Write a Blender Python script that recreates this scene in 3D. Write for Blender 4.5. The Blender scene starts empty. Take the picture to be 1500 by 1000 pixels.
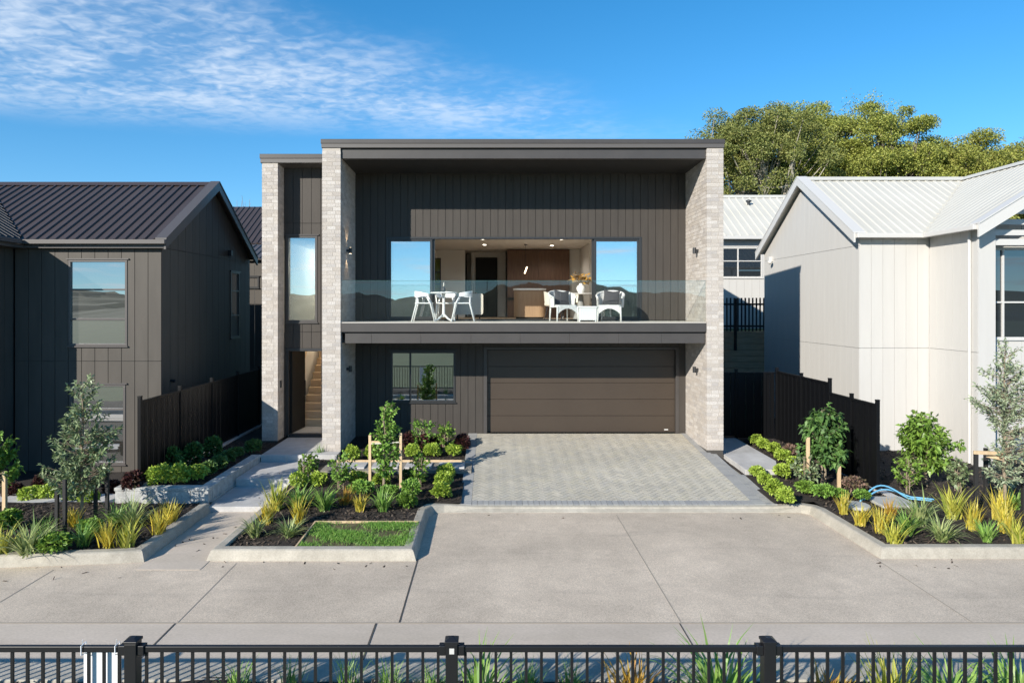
import bpy, math, random
import numpy as np
from mathutils import Vector, Matrix
R = math.radians
random.seed(7); rng = np.random.default_rng(11)
scn = bpy.context.scene
# ------------------------------------------------------------------ camera
CAMZ, FOC, VX, VY = 3.2, 1000.0, 720.0, 449.0
cd = bpy.data.cameras.new('camera'); cam = bpy.data.objects.new('camera', cd)
scn.collection.objects.link(cam); scn.camera = cam
cam.location = (0, 0, CAMZ); cam.rotation_euler = (R(90), 0, 0)
cd.sensor_width = 36; cd.lens = 24.0
cd.shift_x = (750-VX)/1500; cd.shift_y = -(500-VY)/1500
cd.clip_end = 3000; cd.clip_start = .05
scn.view_settings.view_transform = 'Standard'; scn.view_settings.look = 'None'
scn.view_settings.exposure = 0.5; scn.view_settings.gamma = 1
# ------------------------------------------------------------------ sun + sky
SD = Vector((1.41, 1.70, -.96)).normalized()
ELEV = math.asin(-SD.z)
sl = bpy.data.lights.new('sun', 'SUN'); so = bpy.data.objects.new('sun', sl); scn.collection.objects.link(so)
sl.energy = 5.0; sl.angle = R(.5); sl.color = (1, .94, .84)
so.rotation_euler = SD.to_track_quat('-Z', 'Y').to_euler(); so.location = (-20, -20, 30)
w = bpy.data.worlds.new('World'); scn.world = w; w.use_nodes = True
SKY_S = .148
def build_world():
    nt = w.node_tree; N = nt.nodes; L = nt.links; N.clear()
    def nd(t, **k):
        n = N.new(t)
        for a, b in k.items(): setattr(n, a, b)
        return n
    def mth(op, a, b=None, c=None, clamp=False):
        n = nd('ShaderNodeMath', operation=op); n.use_clamp = clamp
        for i, q in enumerate((a, b, c)):
            if q is None: continue
            if isinstance(q, (int, float)): n.inputs[i].default_value = q
            else: L.new(q, n.inputs[i])
        return n.outputs[0]
    def sstep(x, a, b):
        n = nd('ShaderNodeMapRange', interpolation_type='SMOOTHSTEP'); L.new(x, n.inputs[0])
        n.inputs[1].default_value = a; n.inputs[2].default_value = b; return n.outputs[0]
    sky = nd('ShaderNodeTexSky', sky_type='NISHITA'); sky.sun_disc = False
    sky.sun_elevation = ELEV; sky.sun_rotation = math.atan2(-SD.x, -SD.y)
    sky.air_density = 1.0; sky.dust_density = .3; sky.ozone_density = 2.0; sky.altitude = 50
    tc0 = nd('ShaderNodeTexCoord'); sp0 = nd('ShaderNodeSeparateXYZ'); L.new(tc0.outputs['Generated'], sp0.inputs[0])
    cb0 = nd('ShaderNodeCombineXYZ'); L.new(sp0.outputs[0], cb0.inputs[0]); L.new(mth('ABSOLUTE', sp0.outputs[1]), cb0.inputs[1]); L.new(mth('MULTIPLY_ADD', mth('MAXIMUM', sp0.outputs[2], 0.0), .95, .075), cb0.inputs[2])
    L.new(cb0.outputs[0], sky.inputs[0])       # the clear blue half of the sky all round, as the windows show it
    hsv = nd('ShaderNodeHueSaturation'); hsv.inputs['Saturation'].default_value = 1.40; hsv.inputs['Hue'].default_value = .497
    L.new(sky.outputs[0], hsv.inputs['Color'])
    tc = nd('ShaderNodeTexCoord'); sp = nd('ShaderNodeSeparateXYZ'); L.new(tc.outputs['Generated'], sp.inputs[0])
    x, y, z = sp.outputs
    front = sstep(y, .05, .25)
    ym = mth('MAXIMUM', y, .08); u = mth('DIVIDE', x, ym); v = mth('DIVIDE', z, ym)
    pxs = mth('MULTIPLY_ADD', u, 1000, 720); pys = mth('MULTIPLY_ADD', v, -1000, 449)
    zz = mth('ADD', mth('MAXIMUM', z, 0.0), .06)
    cx = mth('DIVIDE', x, zz); cy = mth('DIVIDE', mth('ABSOLUTE', y), zz)
    cc = nd('ShaderNodeCombineXYZ'); L.new(cx, cc.inputs[0]); L.new(cy, cc.inputs[1])
    def noise(scale, detail, rough, vec, dist=0.0):
        n = nd('ShaderNodeTexNoise'); n.inputs['Scale'].default_value = scale; n.inputs['Detail'].default_value = detail
        n.inputs['Roughness'].default_value = rough; n.inputs['Distortion'].default_value = dist
        L.new(vec, n.inputs['Vector']); return n.outputs[0]
    wob = noise(1.1, 4, .6, cc.outputs[0])
    wobp = mth('MULTIPLY', mth('SUBTRACT', wob, .5), 130)
    low = mth('SUBTRACT', mth('MULTIPLY_ADD', pxs, .055, 172), pys)
    low = mth('ADD', low, mth('MULTIPLY', wobp, .3))
    up = mth('SUBTRACT', pys, mth('MULTIPLY', mth('SUBTRACT', pxs, 440), .37)); up = mth('ADD', up, wobp)
    mask = mth('MULTIPLY', mth('MULTIPLY', sstep(low, -12, 60), sstep(up, -40, 110)), front)
    mp = nd('ShaderNodeMapping'); mp.inputs['Rotation'].default_value = (0, 0, R(25)); mp.inputs['Scale'].default_value = (1, 1.25, 1)
    L.new(cc.outputs[0], mp.inputs[0])
    puffs = noise(17, 3, .5, mp.outputs[0], .5)
    patch = noise(2.6, 4, .55, mp.outputs[0], .5)
    streak = sstep(low, 75, 5)                       # denser towards the lower edge of the bank
    dens = mth('ADD', mth('MULTIPLY', puffs, .75), mth('MULTIPLY', patch, 1.0))
    dens = mth('ADD', dens, mth('MULTIPLY', streak, .16))
    dens = mth('MULTIPLY', mth('MULTIPLY_ADD', sstep(dens, .66, 1.30), .86, .14), mask)
    back = noise(.8, 7, .58, cc.outputs[0], .2)
    bd = mth('MULTIPLY', sstep(back, .5, .72), sstep(y, -.05, -.25))
    dens = mth('ADD', mth('MULTIPLY', dens, .74), mth('MULTIPLY', bd, .75), clamp=True)
    mix = nd('ShaderNodeMixRGB'); L.new(dens, mix.inputs[0]); L.new(hsv.outputs[0], mix.inputs[1])
    k = .74/SKY_S; mix.inputs[2].default_value = (k*.86, k*.95, k*1.06, 1)
    bg = nd('ShaderNodeBackground'); L.new(mix.outputs[0], bg.inputs[0]); bg.inputs[1].default_value = SKY_S
    L.new(bg.outputs[0], nd('ShaderNodeOutputWorld').inputs[0])
build_world()

# ------------------------------------------------------------------ materials
def newmat(name):
    m = bpy.data.materials.new(name); m.use_nodes = True
    nt = m.node_tree; nt.nodes.clear(); return m, nt.nodes, nt.links
def lin(c):
    return tuple(c)+(1,)
def M(name, c, r=.6, c2=None, scale=4, bump=0, bscale=60, metal=0, spec=.5, island=None, speck=0, speckscale=220, stain=0, stretch=(1,1,1), trans=0, coat=0):
    """principled; c..c2 mixed by noise; island = list of colours picked per loose piece; speck = fine grain; stain = large soft patches"""
    m, N, L = newmat(name)
    out = N.new('ShaderNodeOutputMaterial'); p = N.new('ShaderNodeBsdfPrincipled')
    p.inputs['Roughness'].default_value = r; p.inputs['Metallic'].default_value = metal
    p.inputs['Specular IOR Level'].default_value = spec; p.inputs['Coat Weight'].default_value = coat
    tc = N.new('ShaderNodeTexCoord'); mp = N.new('ShaderNodeMapping'); mp.inputs['Scale'].default_value = stretch
    L.new(tc.outputs['Object'], mp.inputs[0]); vec = mp.outputs[0]
    def noise(s, d=4, ro=.6):
        n = N.new('ShaderNodeTexNoise'); n.inputs['Scale'].default_value = s; n.inputs['Detail'].default_value = d
        n.inputs['Roughness'].default_value = ro; L.new(vec, n.inputs[0]); return n.outputs[0]
    def ramp(fac, stops):
        rr = N.new('ShaderNodeValToRGB'); L.new(fac, rr.inputs[0]); e = rr.color_ramp.elements
        while len(e) < len(stops): e.new(.5)
        for q, (pos, col) in zip(e, stops): q.position = pos; q.color = lin(col)
        return rr.outputs[0]
    if island:
        g = N.new('ShaderNodeNewGeometry')
        col = ramp(g.outputs['Random Per Island'], [(i/(max(1, len(island)-1)), q) for i, q in enumerate(island)])
    elif c2: col = ramp(noise(scale), [(.35, c), (.65, c2)])
    else:
        rgb = N.new('ShaderNodeRGB'); rgb.outputs[0].default_value = lin(c); col = rgb.outputs[0]
    def mul(col, fac, lo, hi):
        a = ramp(fac, [(.3, (lo,)*3), (.7, (hi,)*3)])
        mx = N.new('ShaderNodeMixRGB'); mx.blend_type = 'MULTIPLY'; mx.inputs[0].default_value = 1
        L.new(col, mx.inputs[1]); L.new(a, mx.inputs[2]); return mx.outputs[0]
    if speck: col = mul(col, noise(speckscale, 2, .7), 1-speck, 1+speck)
    if stain: col = mul(col, noise(.55, 5, .62), 1-stain, 1+stain*.6)
    L.new(col, p.inputs['Base Color'])
    if bump:
        b = N.new('ShaderNodeBump'); b.inputs['Strength'].default_value = bump; b.inputs['Distance'].default_value = .02
        L.new(noise(bscale, 3), b.inputs['Height']); L.new(b.outputs[0], p.inputs['Normal'])
    sh = p.outputs[0]
    if trans:
        t = N.new('ShaderNodeBsdfTranslucent'); L.new(col, t.inputs[0])
        mx = N.new('ShaderNodeMixShader'); mx.inputs[0].default_value = trans
        L.new(sh, mx.inputs[1]); L.new(t.outputs[0], mx.inputs[2]); sh = mx.outputs[0]
    L.new(sh, out.inputs[0]); return m
def GL(name, tint, refl, rough=.0, dark=None):
    """window glass: constant coating reflection plus fresnel over clear tint, or over a dark room when dark is given"""
    m, N, L = newmat(name); out = N.new('ShaderNodeOutputMaterial')
    g = N.new('ShaderNodeBsdfGlossy'); g.inputs['Roughness'].default_value = rough; g.inputs['Color'].default_value = (.95, .98, 1, 1)
    if dark is None:
        t = N.new('ShaderNodeBsdfTransparent'); t.inputs[0].default_value = lin(tint)
    else:
        t = N.new('ShaderNodeBsdfDiffuse'); t.inputs[0].default_value = lin(dark)
    f = N.new('ShaderNodeLayerWeight'); f.inputs[0].default_value = .5
    q = N.new('ShaderNodeMath'); q.operation = 'POWER'; L.new(f.outputs['Facing'], q.inputs[0]); q.inputs[1].default_value = 5
    a = N.new('ShaderNodeMath'); a.operation = 'MULTIPLY_ADD'; a.use_clamp = True; L.new(q.outputs[0], a.inputs[0]); a.inputs[1].default_value = .9; a.inputs[2].default_value = refl+.03
    mx = N.new('ShaderNodeMixShader'); L.new(a.outputs[0], mx.inputs[0]); L.new(t.outputs[0], mx.inputs[1]); L.new(g.outputs[0], mx.inputs[2])
    L.new(mx.outputs[0], out.inputs[0]); return m
def EM(name, c, s):
    m, N, L = newmat(name); out = N.new('ShaderNodeOutputMaterial'); e = N.new('ShaderNodeEmission')
    e.inputs[0].default_value = lin(c); e.inputs[1].default_value = s; L.new(e.outputs[0], out.inputs[0]); return m

m_clad = M('dark_cladding', (0.052, 0.0453, 0.0398), .55, (0.0589, 0.0513, 0.045), scale=1.5, stretch=(6, 6, .8), bump=.05, bscale=40, spec=.3)
m_trim = M('dark_metal_trim', (0.054, 0.0488, 0.0466), .45, (0.0623, 0.0561, 0.0531), scale=2)
m_lip = M('dark_metal_cap', (0.1024, 0.093, 0.0872), .45)
m_frame = M('charcoal_aluminium', (.028, .029, .031), .38, spec=.5)
m_door = M('black_door', (.010, .010, .010), .6, spec=.2)
m_soffit = M('dark_soffit', (0.0252, 0.0245, 0.0238), .6)
m_brick = M('pale_brick', (.5, .45, .4), .85, island=[(0.474, 0.433, 0.392), (0.394, 0.352, 0.313), (0.5, 0.459, 0.42), (0.426, 0.396, 0.373), (0.376, 0.338, 0.305), (0.51, 0.477, 0.446), (0.437, 0.396, 0.36), (0.365, 0.338, 0.322)], speck=.2, speckscale=38, bump=.3, bscale=45)
m_mortar = M('pale_mortar', (.42, .38, .335), .95, speck=.1)
m_plinth = M('dark_plinth', (.06, .055, .05), .8, speck=.2, speckscale=60)
m_garage = M('bronze_garage_door', (0.0513, 0.0373, 0.0268), .42, (0.0562, 0.0411, 0.0296), scale=1.2, bump=.03, bscale=200)
m_white = M('white_weatherboard', (0.5001, 0.4872, 0.466), .55, (0.521, 0.508, 0.4866), scale=1.2, stretch=(5, 5, .5))
m_whiteroof = M('white_roof_metal', (0.5142, 0.4967, 0.4415), .5, (0.5438, 0.5259, 0.4694), scale=.8, stain=.05)
m_whitetrim = M('white_trim', (0.54, 0.531, 0.513), .45)
m_darkroof = M('dark_roof_metal', (0.0563, 0.043, 0.0388), .42, (0.0635, 0.0485, 0.0436), scale=.7, stain=.12)
m_leftclad = M('taupe_cladding', (0.0712, 0.0629, 0.0543), .55, (0.0833, 0.0736, 0.0636), scale=1.3, stretch=(4, 4, .7), spec=.3)
m_lefttrim = M('grey_metal_trim', (0.0866, 0.0774, 0.0742), .4)
m_road = M('aggregate_concrete', (0.5189, 0.4356, 0.3456), .9, (0.5812, 0.4894, 0.3883), scale=3, speck=.34, speckscale=95, stain=.2, bump=.25, bscale=150)
m_road2 = M('brushed_concrete', (0.5092, 0.4363, 0.3556), .88, (0.5601, 0.48, 0.3983), scale=2, speck=.1, speckscale=70, stain=.14, bump=.1, bscale=90, stretch=(.4, 1, 1))
m_kerb = M('kerb_concrete', (0.341, 0.3133, 0.2626), .9, (0.4239, 0.3916, 0.3317), scale=5, speck=.12, speckscale=50, stain=.2, bump=.15)
m_path = M('grey_concrete', (.44, .43, .42), .88, (.52, .51, .50), scale=4, speck=.1, speckscale=60, stain=.2)
m_block = M('block_concrete', (.36, .36, .35), .9, (.50, .50, .48), scale=9, speck=.18, speckscale=40, stain=.22, bump=.3, bscale=50)
m_jpale = M('worn_joint', (.33, .29, .24), .95)
m_joint = M('saw_cut', (.07, .065, .06), .95)
m_paver = M('pale_paver', (0.4213, 0.403, 0.3506), .9, island=[(0.4633, 0.4333, 0.3652), (0.4213, 0.3929, 0.3312), (0.5055, 0.4685, 0.3896), (0.4423, 0.4181, 0.3652), (0.4738, 0.4383, 0.3506), (0.4054, 0.3828, 0.3361)], speck=.2, speckscale=90, stain=.14, bump=.2)
m_border = M('grey_border_paver', (0.28, 0.28, 0.28), .9, island=[(0.2576, 0.2632, 0.2688), (0.3248, 0.3248, 0.3192), (0.2912, 0.2912, 0.2912), (0.3472, 0.3472, 0.336)], speck=.2, speckscale=90)
m_grout = M('sand_grout', (.28, .27, .23), 1, speck=.2)
m_soil = M('bark_mulch_soil', (.016, .012, .010), 1, (.038, .029, .023), scale=45, bump=1, bscale=55)
m_chip = M('bark_chips', (0.06, 0.045, 0.03), .95, island=[(0.021, 0.015, 0.012), (0.045, 0.033, 0.024), (0.0825, 0.06, 0.045), (0.03, 0.0225, 0.018), (0.1275, 0.0975, 0.072), (0.018, 0.015, 0.0135)])
m_gravel = M('path_gravel', (.2, .18, .15), .95, (.36, .33, .28), scale=70, bump=1, bscale=80)
m_turf = M('turf_soil', (.045, .05, .015), 1, (.15, .125, .06), scale=5, bump=.5)
m_lawn = M('far_lawn', (.06, .09, .03), 1, (.09, .115, .04), scale=.4, stain=.2)
m_hill = M('far_hill', (.020, .034, .014), 1, (.04, .055, .022), scale=.08)
m_timber = M('raw_timber', (.55, .40, .24), .75, (.64, .48, .30), scale=6, stretch=(3, 3, .5), bump=.15)
m_sleeper = M('old_timber', (.19, .15, .10), .85, (.28, .22, .15), scale=5, stretch=(.5, 3, 4), bump=.3)
m_blackstake = M('black_stake', (.018, .017, .017), .75, bump=.2)
m_black = M('black_powdercoat', (.012, .012, .014), .38)
m_blackfence = M('black_fence_metal', (.0045, .0048, .0058), .45, spec=.22)
m_bark = M('young_bark', (.20, .16, .11), .9, (.30, .24, .17), scale=30, bump=.4)
m_palebark = M('pale_limb_bark', (.30, .27, .22), .9, (.42, .38, .32), scale=2, bump=.4)
m_darkbark = M('brown_limb_bark', (.12, .10, .075), .9, (.2, .165, .12), scale=2, bump=.4)
def LF(name, cols, r=.42, t=.22, spec=.4): return M(name, cols[0], r, island=cols, trans=t, spec=spec)
f_lime = LF('lime_leaf', [(0.2592, 0.3888, 0.0454), (0.3629, 0.4925, 0.0648), (0.4666, 0.5962, 0.0972), (0.2074, 0.324, 0.0389), (0.5443, 0.648, 0.1296)], .5)
f_hedge = LF('hedge_leaf', [(0.0702, 0.1404, 0.039), (0.1092, 0.2028, 0.0546), (0.156, 0.2652, 0.0702), (0.0624, 0.117, 0.0338)], .5)
f_deep = LF('deep_green_leaf', [(0.0523, 0.1151, 0.0329), (0.0927, 0.1869, 0.0463), (0.1405, 0.2616, 0.0658), (0.0374, 0.0837, 0.0269)], .5, .18, .3)
f_mid = LF('mid_green_leaf', [(0.1165, 0.2329, 0.042), (0.1941, 0.3494, 0.0575), (0.2716, 0.4657, 0.0869), (0.0869, 0.1739, 0.0389)], .5, .2, .3)
f_bright = LF('bright_green_leaf', [(0.1265, 0.23, 0.0345), (0.184, 0.322, 0.0517), (0.253, 0.391, 0.069), (0.092, 0.1725, 0.0287)], .4, .25)
f_olive = LF('olive_leaf', [(0.1411, 0.2005, 0.0906), (0.2212, 0.2911, 0.1411), (0.0906, 0.1411, 0.0609), (0.3208, 0.3817, 0.2212), (0.1203, 0.1796, 0.0609)], .45, .12)
f_grey = LF('silver_leaf', [(0.18, 0.2436, 0.1344), (0.288, 0.3504, 0.216), (0.396, 0.45, 0.306), (0.1344, 0.18, 0.0996)], .5, .12)
f_red = LF('burgundy_leaf', [(.045, .018, .022), (.08, .028, .03), (.11, .05, .04), (.03, .03, .018)], .4, .15)
f_pink = LF('pink_bronze_leaf', [(.22, .12, .10), (.30, .19, .15), (.17, .13, .08), (.12, .10, .05)], .5)
f_grass = LF('green_strap_leaf', [(0.103, 0.2231, 0.0372), (0.1716, 0.326, 0.0601), (0.2574, 0.429, 0.0858), (0.326, 0.4633, 0.1287), (0.0858, 0.1716, 0.0343)], .42, .2)
f_pale = LF('variegated_strap_leaf', [(0.1875, 0.2875, 0.0875), (0.325, 0.4, 0.15), (0.45, 0.4875, 0.2125), (0.1375, 0.225, 0.0625)], .42, .22)
f_gold = LF('golden_strap_leaf', [(.58, .43, .04), (.66, .52, .07), (.48, .44, .06), (.68, .56, .12), (.34, .37, .06)], .45, .25)
f_orange = LF('orange_strap_leaf', [(.48, .26, .035), (.55, .36, .06), (.38, .18, .03), (.45, .40, .08)], .45, .25)
f_yellowgreen = LF('yellow_green_strap_leaf', [(0.432, 0.432, 0.054), (0.552, 0.528, 0.096), (0.288, 0.36, 0.054), (0.6, 0.552, 0.144)], .45, .25)
f_turf = LF('turf_blade', [(0.0862, 0.2242, 0.0345), (0.1466, 0.3277, 0.0517), (0.207, 0.3967, 0.069), (0.276, 0.414, 0.1035)], .5, .25)
f_tree1 = LF('backdrop_leaf_green', [(0.2253, 0.264, 0.0743), (0.2946, 0.3135, 0.0891), (0.156, 0.198, 0.0594), (0.3811, 0.363, 0.1113)], .55, .2)
f_tree2 = LF('backdrop_leaf_gold', [(0.2972, 0.3326, 0.0673), (0.382, 0.4056, 0.0876), (0.2122, 0.2677, 0.0566), (0.4528, 0.4542, 0.1077), (0.1698, 0.2271, 0.0539)], .55, .2)
f_tree3 = LF('backdrop_leaf_olive', [(0.2968, 0.3296, 0.0656), (0.3957, 0.4087, 0.0876), (0.1978, 0.2373, 0.052), (0.4451, 0.3955, 0.1094)], .55, .2)
m_room = M('room_white_paint', (.72, .70, .66), .8)
m_oak = M('oak_stair', (.60, .44, .28), .5, (.68, .52, .35), scale=5, stretch=(1, 6, 6))
m_walnut = M('walnut_joinery', (.10, .05, .028), .45, (.15, .08, .045), scale=5, stretch=(8, 8, .5))
m_island = M('oak_island', (.30, .19, .11), .5, (.36, .24, .14), scale=5, stretch=(8, 8, .5))
m_floor = M('room_timber_floor', (.36, .27, .18), .5, (.42, .32, .22), scale=4, stretch=(1, 5, 1))
m_deck = M('pale_deck_tile', (.55, .52, .47), .7, speck=.08)
m_wf = M('white_plastic', (.80, .80, .79), .4)
m_wicker = M('white_wicker', (.78, .77, .74), .6, bump=.6, bscale=160)
m_cream = M('cream_fabric', (.62, .58, .50), .9, bump=.2, bscale=200)
m_cushion = M('dark_grey_cushion', (.045, .045, .05), .95, (.07, .07, .075), scale=60)
m_vase = M('white_ceramic', (.8, .79, .77), .3)
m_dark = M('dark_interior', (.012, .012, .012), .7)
m_dried = LF('dried_leaf', [(.50, .26, .04), (.58, .36, .07), (.30, .16, .05), (.62, .44, .22), (.16, .11, .06)], .6)
m_grey = M('grey_stone', (.28, .28, .27), .7)
m_sign = M('white_board', (.80, .81, .82), .5)
m_hose = M('blue_pipe', (.16, .44, .66), .5)
m_lid = M('grey_lid_concrete', (.42, .42, .40), .9, speck=.1)
g_door = GL('door_glass', (.72, .80, .82), .50)
g_tall = GL('tall_window_glass', (.75, .8, .8), .42)
g_low = GL('lower_window_glass', (.70, .76, .72), .42)
g_rail = GL('balustrade_glass', (.95, .965, .96), .008)
g_edge = M('glass_edge', (.05, .12, .11), .2)
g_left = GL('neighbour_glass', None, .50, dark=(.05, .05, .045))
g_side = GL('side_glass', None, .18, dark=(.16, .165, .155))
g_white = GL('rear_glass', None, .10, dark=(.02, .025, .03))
e_lamp = EM('warm_lamp', (1, .78, .5), 6)
e_down = EM('downlight', (1, .9, .75), 8)

# ------------------------------------------------------------------ mesh helpers
C = scn.collection
ORG = {}
class MB:
    def slab(s, x0, x1, y0, y1, zb, zt, fall):
        d = (y1-y0)*fall
        return s.add([(x0,y0,zb),(x1,y0,zb),(x1,y1,zb-d),(x0,y1,zb-d),(x0,y0,zt),(x1,y0,zt),(x1,y1,zt-d),(x0,y1,zt-d)],
                     [(3,2,1,0),(4,5,6,7),(0,1,5,4),(1,2,6,5),(2,3,7,6),(3,0,4,7)])
    def __init__(s): s.v = []; s.f = []
    def add(s, vs, fs):
        k = len(s.v); s.v += [tuple(q) for q in vs]; s.f += [tuple(i+k for i in q) for q in fs]; return s
    def box(s, x0, x1, y0, y1, z0, z1):
        if x0 > x1: x0, x1 = x1, x0
        if y0 > y1: y0, y1 = y1, y0
        if z0 > z1: z0, z1 = z1, z0
        return s.add([(x0,y0,z0),(x1,y0,z0),(x1,y1,z0),(x0,y1,z0),(x0,y0,z1),(x1,y0,z1),(x1,y1,z1),(x0,y1,z1)],
                     [(3,2,1,0),(4,5,6,7),(0,1,5,4),(1,2,6,5),(2,3,7,6),(3,0,4,7)])
    def prism(s, poly, vec):
        n = len(poly); vec = Vector(vec); a = [Vector(p) for p in poly]
        nor = Vector((0, 0, 0))
        for i in range(1, n-1): nor += (a[i]-a[0]).cross(a[i+1]-a[0])
        if nor.dot(vec) > 0: a.reverse()      # first cap looks away from vec
        b = [p+vec for p in a]
        return s.add(a+b, [tuple(range(n)), tuple(range(2*n-1, n-1, -1))]+[(i, i+n, (i+1) % n+n, (i+1) % n) for i in range(n)])
    def tube(s, pts, rad, n=8, cap=True):
        pts = [Vector(p) for p in pts]
        if isinstance(rad, (int, float)): rad = [rad]*len(pts)
        vs = []; fs = []; prev = None
        for i, p in enumerate(pts):
            d = (pts[min(i+1, len(pts)-1)]-pts[max(i-1, 0)]).normalized()
            if prev is None:
                a = Vector((0, 0, 1)) if abs(d.z) < .9 else Vector((1, 0, 0)); a = (a-d*a.dot(d)).normalized()
            else:
                a = prev-d*prev.dot(d); a = a.normalized() if a.length > 1e-5 else d.orthogonal().normalized()
            prev = a; b = d.cross(a)
            for k in range(n):
                t = 2*math.pi*k/n; vs.append(p+(a*math.cos(t)+b*math.sin(t))*rad[i])
        for i in range(len(pts)-1):
            for k in range(n): fs.append((i*n+k, i*n+(k+1) % n, (i+1)*n+(k+1) % n, (i+1)*n+k))
        if cap: fs += [tuple(range(n-1, -1, -1)), tuple(range((len(pts)-1)*n, len(pts)*n))]
        return s.add(vs, fs)
    def bar(s, p0, p1, wx, wy, up=(0, 0, 1)):
        p0 = Vector(p0); p1 = Vector(p1); d = (p1-p0).normalized(); u = Vector(up)
        if abs(d.dot(u)) > .95: u = Vector((0, 1, 0))
        a = d.cross(u).normalized()*wx/2; b = d.cross(a).normalized()*wy/2
        return s.prism([p0-a-b, p0+a-b, p0+a+b, p0-a+b], p1-p0)
    def lathe(s, prof, c=(0, 0, 0), n=24):
        vs = []; fs = []; m = len(prof)
        for r, z in prof:
            for k in range(n):
                t = 2*math.pi*k/n; vs.append((c[0]+r*math.cos(t), c[1]+r*math.sin(t), c[2]+z))
        for i in range(m-1):
            for k in range(n): fs.append((i*n+k, i*n+(k+1) % n, (i+1)*n+(k+1) % n, (i+1)*n+k))
        fs += [tuple(range(n-1, -1, -1)), tuple(range((m-1)*n, m*n))]
        return s.add(vs, fs)
    def surf(s, fn, nu, nv):
        vs = [fn(i/nu, j/nv) for i in range(nu+1) for j in range(nv+1)]
        return s.add(vs, [(i*(nv+1)+j, (i+1)*(nv+1)+j, (i+1)*(nv+1)+j+1, i*(nv+1)+j+1) for i in range(nu) for j in range(nv)])
    def build(s, name, mat, parent=None, smooth=False, bevel=0, loc=None):
        V = np.array(s.v, dtype=np.float64)
        if parent is not None: o0 = ORG[parent.name]
        elif loc is not None: o0 = Vector(loc)
        else:
            mn = V.min(0); mx = V.max(0); o0 = Vector(((mn[0]+mx[0])/2, (mn[1]+mx[1])/2, mn[2]))
        me = bpy.data.meshes.new(name); me.from_pydata((V-np.array(o0)).tolist(), [], s.f)
        return link(name, me, mat, parent, o0, smooth, bevel)
def link(name, me, mat, parent, o0, smooth=False, bevel=0):
    me.materials.append(mat); me.update()
    if smooth: me.polygons.foreach_set('use_smooth', [True]*len(me.polygons))
    o = bpy.data.objects.new(name, me); C.objects.link(o); ORG[o.name] = Vector(o0)
    if parent is not None: o.parent = parent
    else: o.location = o0
    if bevel:
        b = o.modifiers.new('bevel', 'BEVEL'); b.width = bevel; b.segments = 2; b.limit_method = 'ANGLE'
    return o
def tag(o, label=None, cat=None, group=None, kind=None):
    if label: o['label'] = label
    if cat: o['category'] = cat
    if group: o['group'] = group
    if kind: o['kind'] = kind
    return o
def thing(name, label, cat, loc=(0, 0, 0), group=None):
    o = bpy.data.objects.new(name, None); C.objects.link(o); o.location = loc; o.empty_display_size = .3
    ORG[o.name] = Vector(loc); return tag(o, label, cat, group)
def structure(o, label=None): o['kind'] = 'structure'; o['label'] = label or o.name.replace('_', ' '); return o
def copy_tree(o, parent=None):
    c = o.copy(); C.objects.link(c); c.parent = parent
    for ch in o.children: copy_tree(ch, c)
    return c
def place(o, loc, rz=0, s=1): o.location = loc; o.rotation_euler = (0, 0, rz); o.scale = (s, s, s) if isinstance(s, (int, float)) else s; return o

# boards: clad a wall with vertical boards and real grooves. f(u, d, z): u along the wall, d into the wall
def boards(mb, f, u0, u1, z0, z1, pitch=.19, gap=.010, th=.02, holes=(), top=None, hjoints=()):
    hl = [(a, b, c-.0, d) for a, b, c, d in holes] + [(u0-1, u1+1, z-.005, z+.005) for z in hjoints]
    n = max(1, round((u1-u0)/pitch)); pw = (u1-u0)/n
    for i in range(n):
        a, b = u0+i*pw+gap/2, u0+(i+1)*pw-gap/2
        cuts = sorted({a, b} | {c for h in hl for c in h[:2] if a < c < b})
        for p, q in zip(cuts, cuts[1:]):
            mid = (p+q)/2
            blk = sorted((h[2], h[3]) for h in hl if h[0] < mid < h[1])
            zs = z0; segs = []
            for lo, hi in blk:
                if lo > zs: segs.append((zs, lo))
                zs = max(zs, hi)
            segs.append((zs, None))
            for lo, hi in segs:
                za = zb = hi
                if hi is None:
                    za, zb = (top(p), top(q)) if top else (z1, z1)
                if min(za, zb) <= lo+.001 and max(za, zb) <= lo+.001: continue
                poly = [f(p, 0, lo), f(q, 0, lo), f(q, 0, max(zb, lo)), f(p, 0, max(za, lo))]
                mb.prism(poly, Vector(f(p, th, lo))-Vector(f(p, 0, lo)))
def wall_front(y): return lambda u, d, z: (u, y+d, z)          # looks towards the camera side
def wall_side(x, s): return lambda u, d, z: (x+s*d, u, z)      # s=-1: outer face looks to +X
def holes_box(mb, f, u0, u1, z0, z1, d0, d1, holes):
    """solid wall with rectangular openings, split into boxes"""
    us = sorted({u0, u1} | {c for h in holes for c in h[:2] if u0 < c < u1}); 
    for p, q in zip(us, us[1:]):
        mid = (p+q)/2; zs = z0
        for lo, hi in sorted((h[2], h[3]) for h in holes if h[0] < mid < h[1])+[(z1, z1)]:
            if lo > zs+1e-4:
                mb.prism([f(p, d0, zs), f(q, d0, zs), f(q, d0, lo), f(p, d0, lo)], Vector(f(p, d1, zs))-Vector(f(p, d0, zs)))
            zs = max(zs, hi)
def ring(mb, f, u0, u1, z0, z1, w, d0, d1, sill=True):
    for a, b, c, d in ((u0, u1, z1-w, z1), (u0, u1, z0, z0+w), (u0, u0+w, z0+w, z1-w), (u1-w, u1, z0+w, z1-w)):
        mb.prism([f(a, d0, c), f(b, d0, c), f(b, d0, d), f(a, d0, d)], Vector(f(a, d1, c))-Vector(f(a, d0, c)))
def rect(mb, f, u0, u1, z0, z1, d0, d1):
    mb.prism([f(u0, d0, z0), f(u1, d0, z0), f(u1, d0, z1), f(u0, d0, z1)], Vector(f(u0, d1, z0))-Vector(f(u0, d0, z0)))
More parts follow.
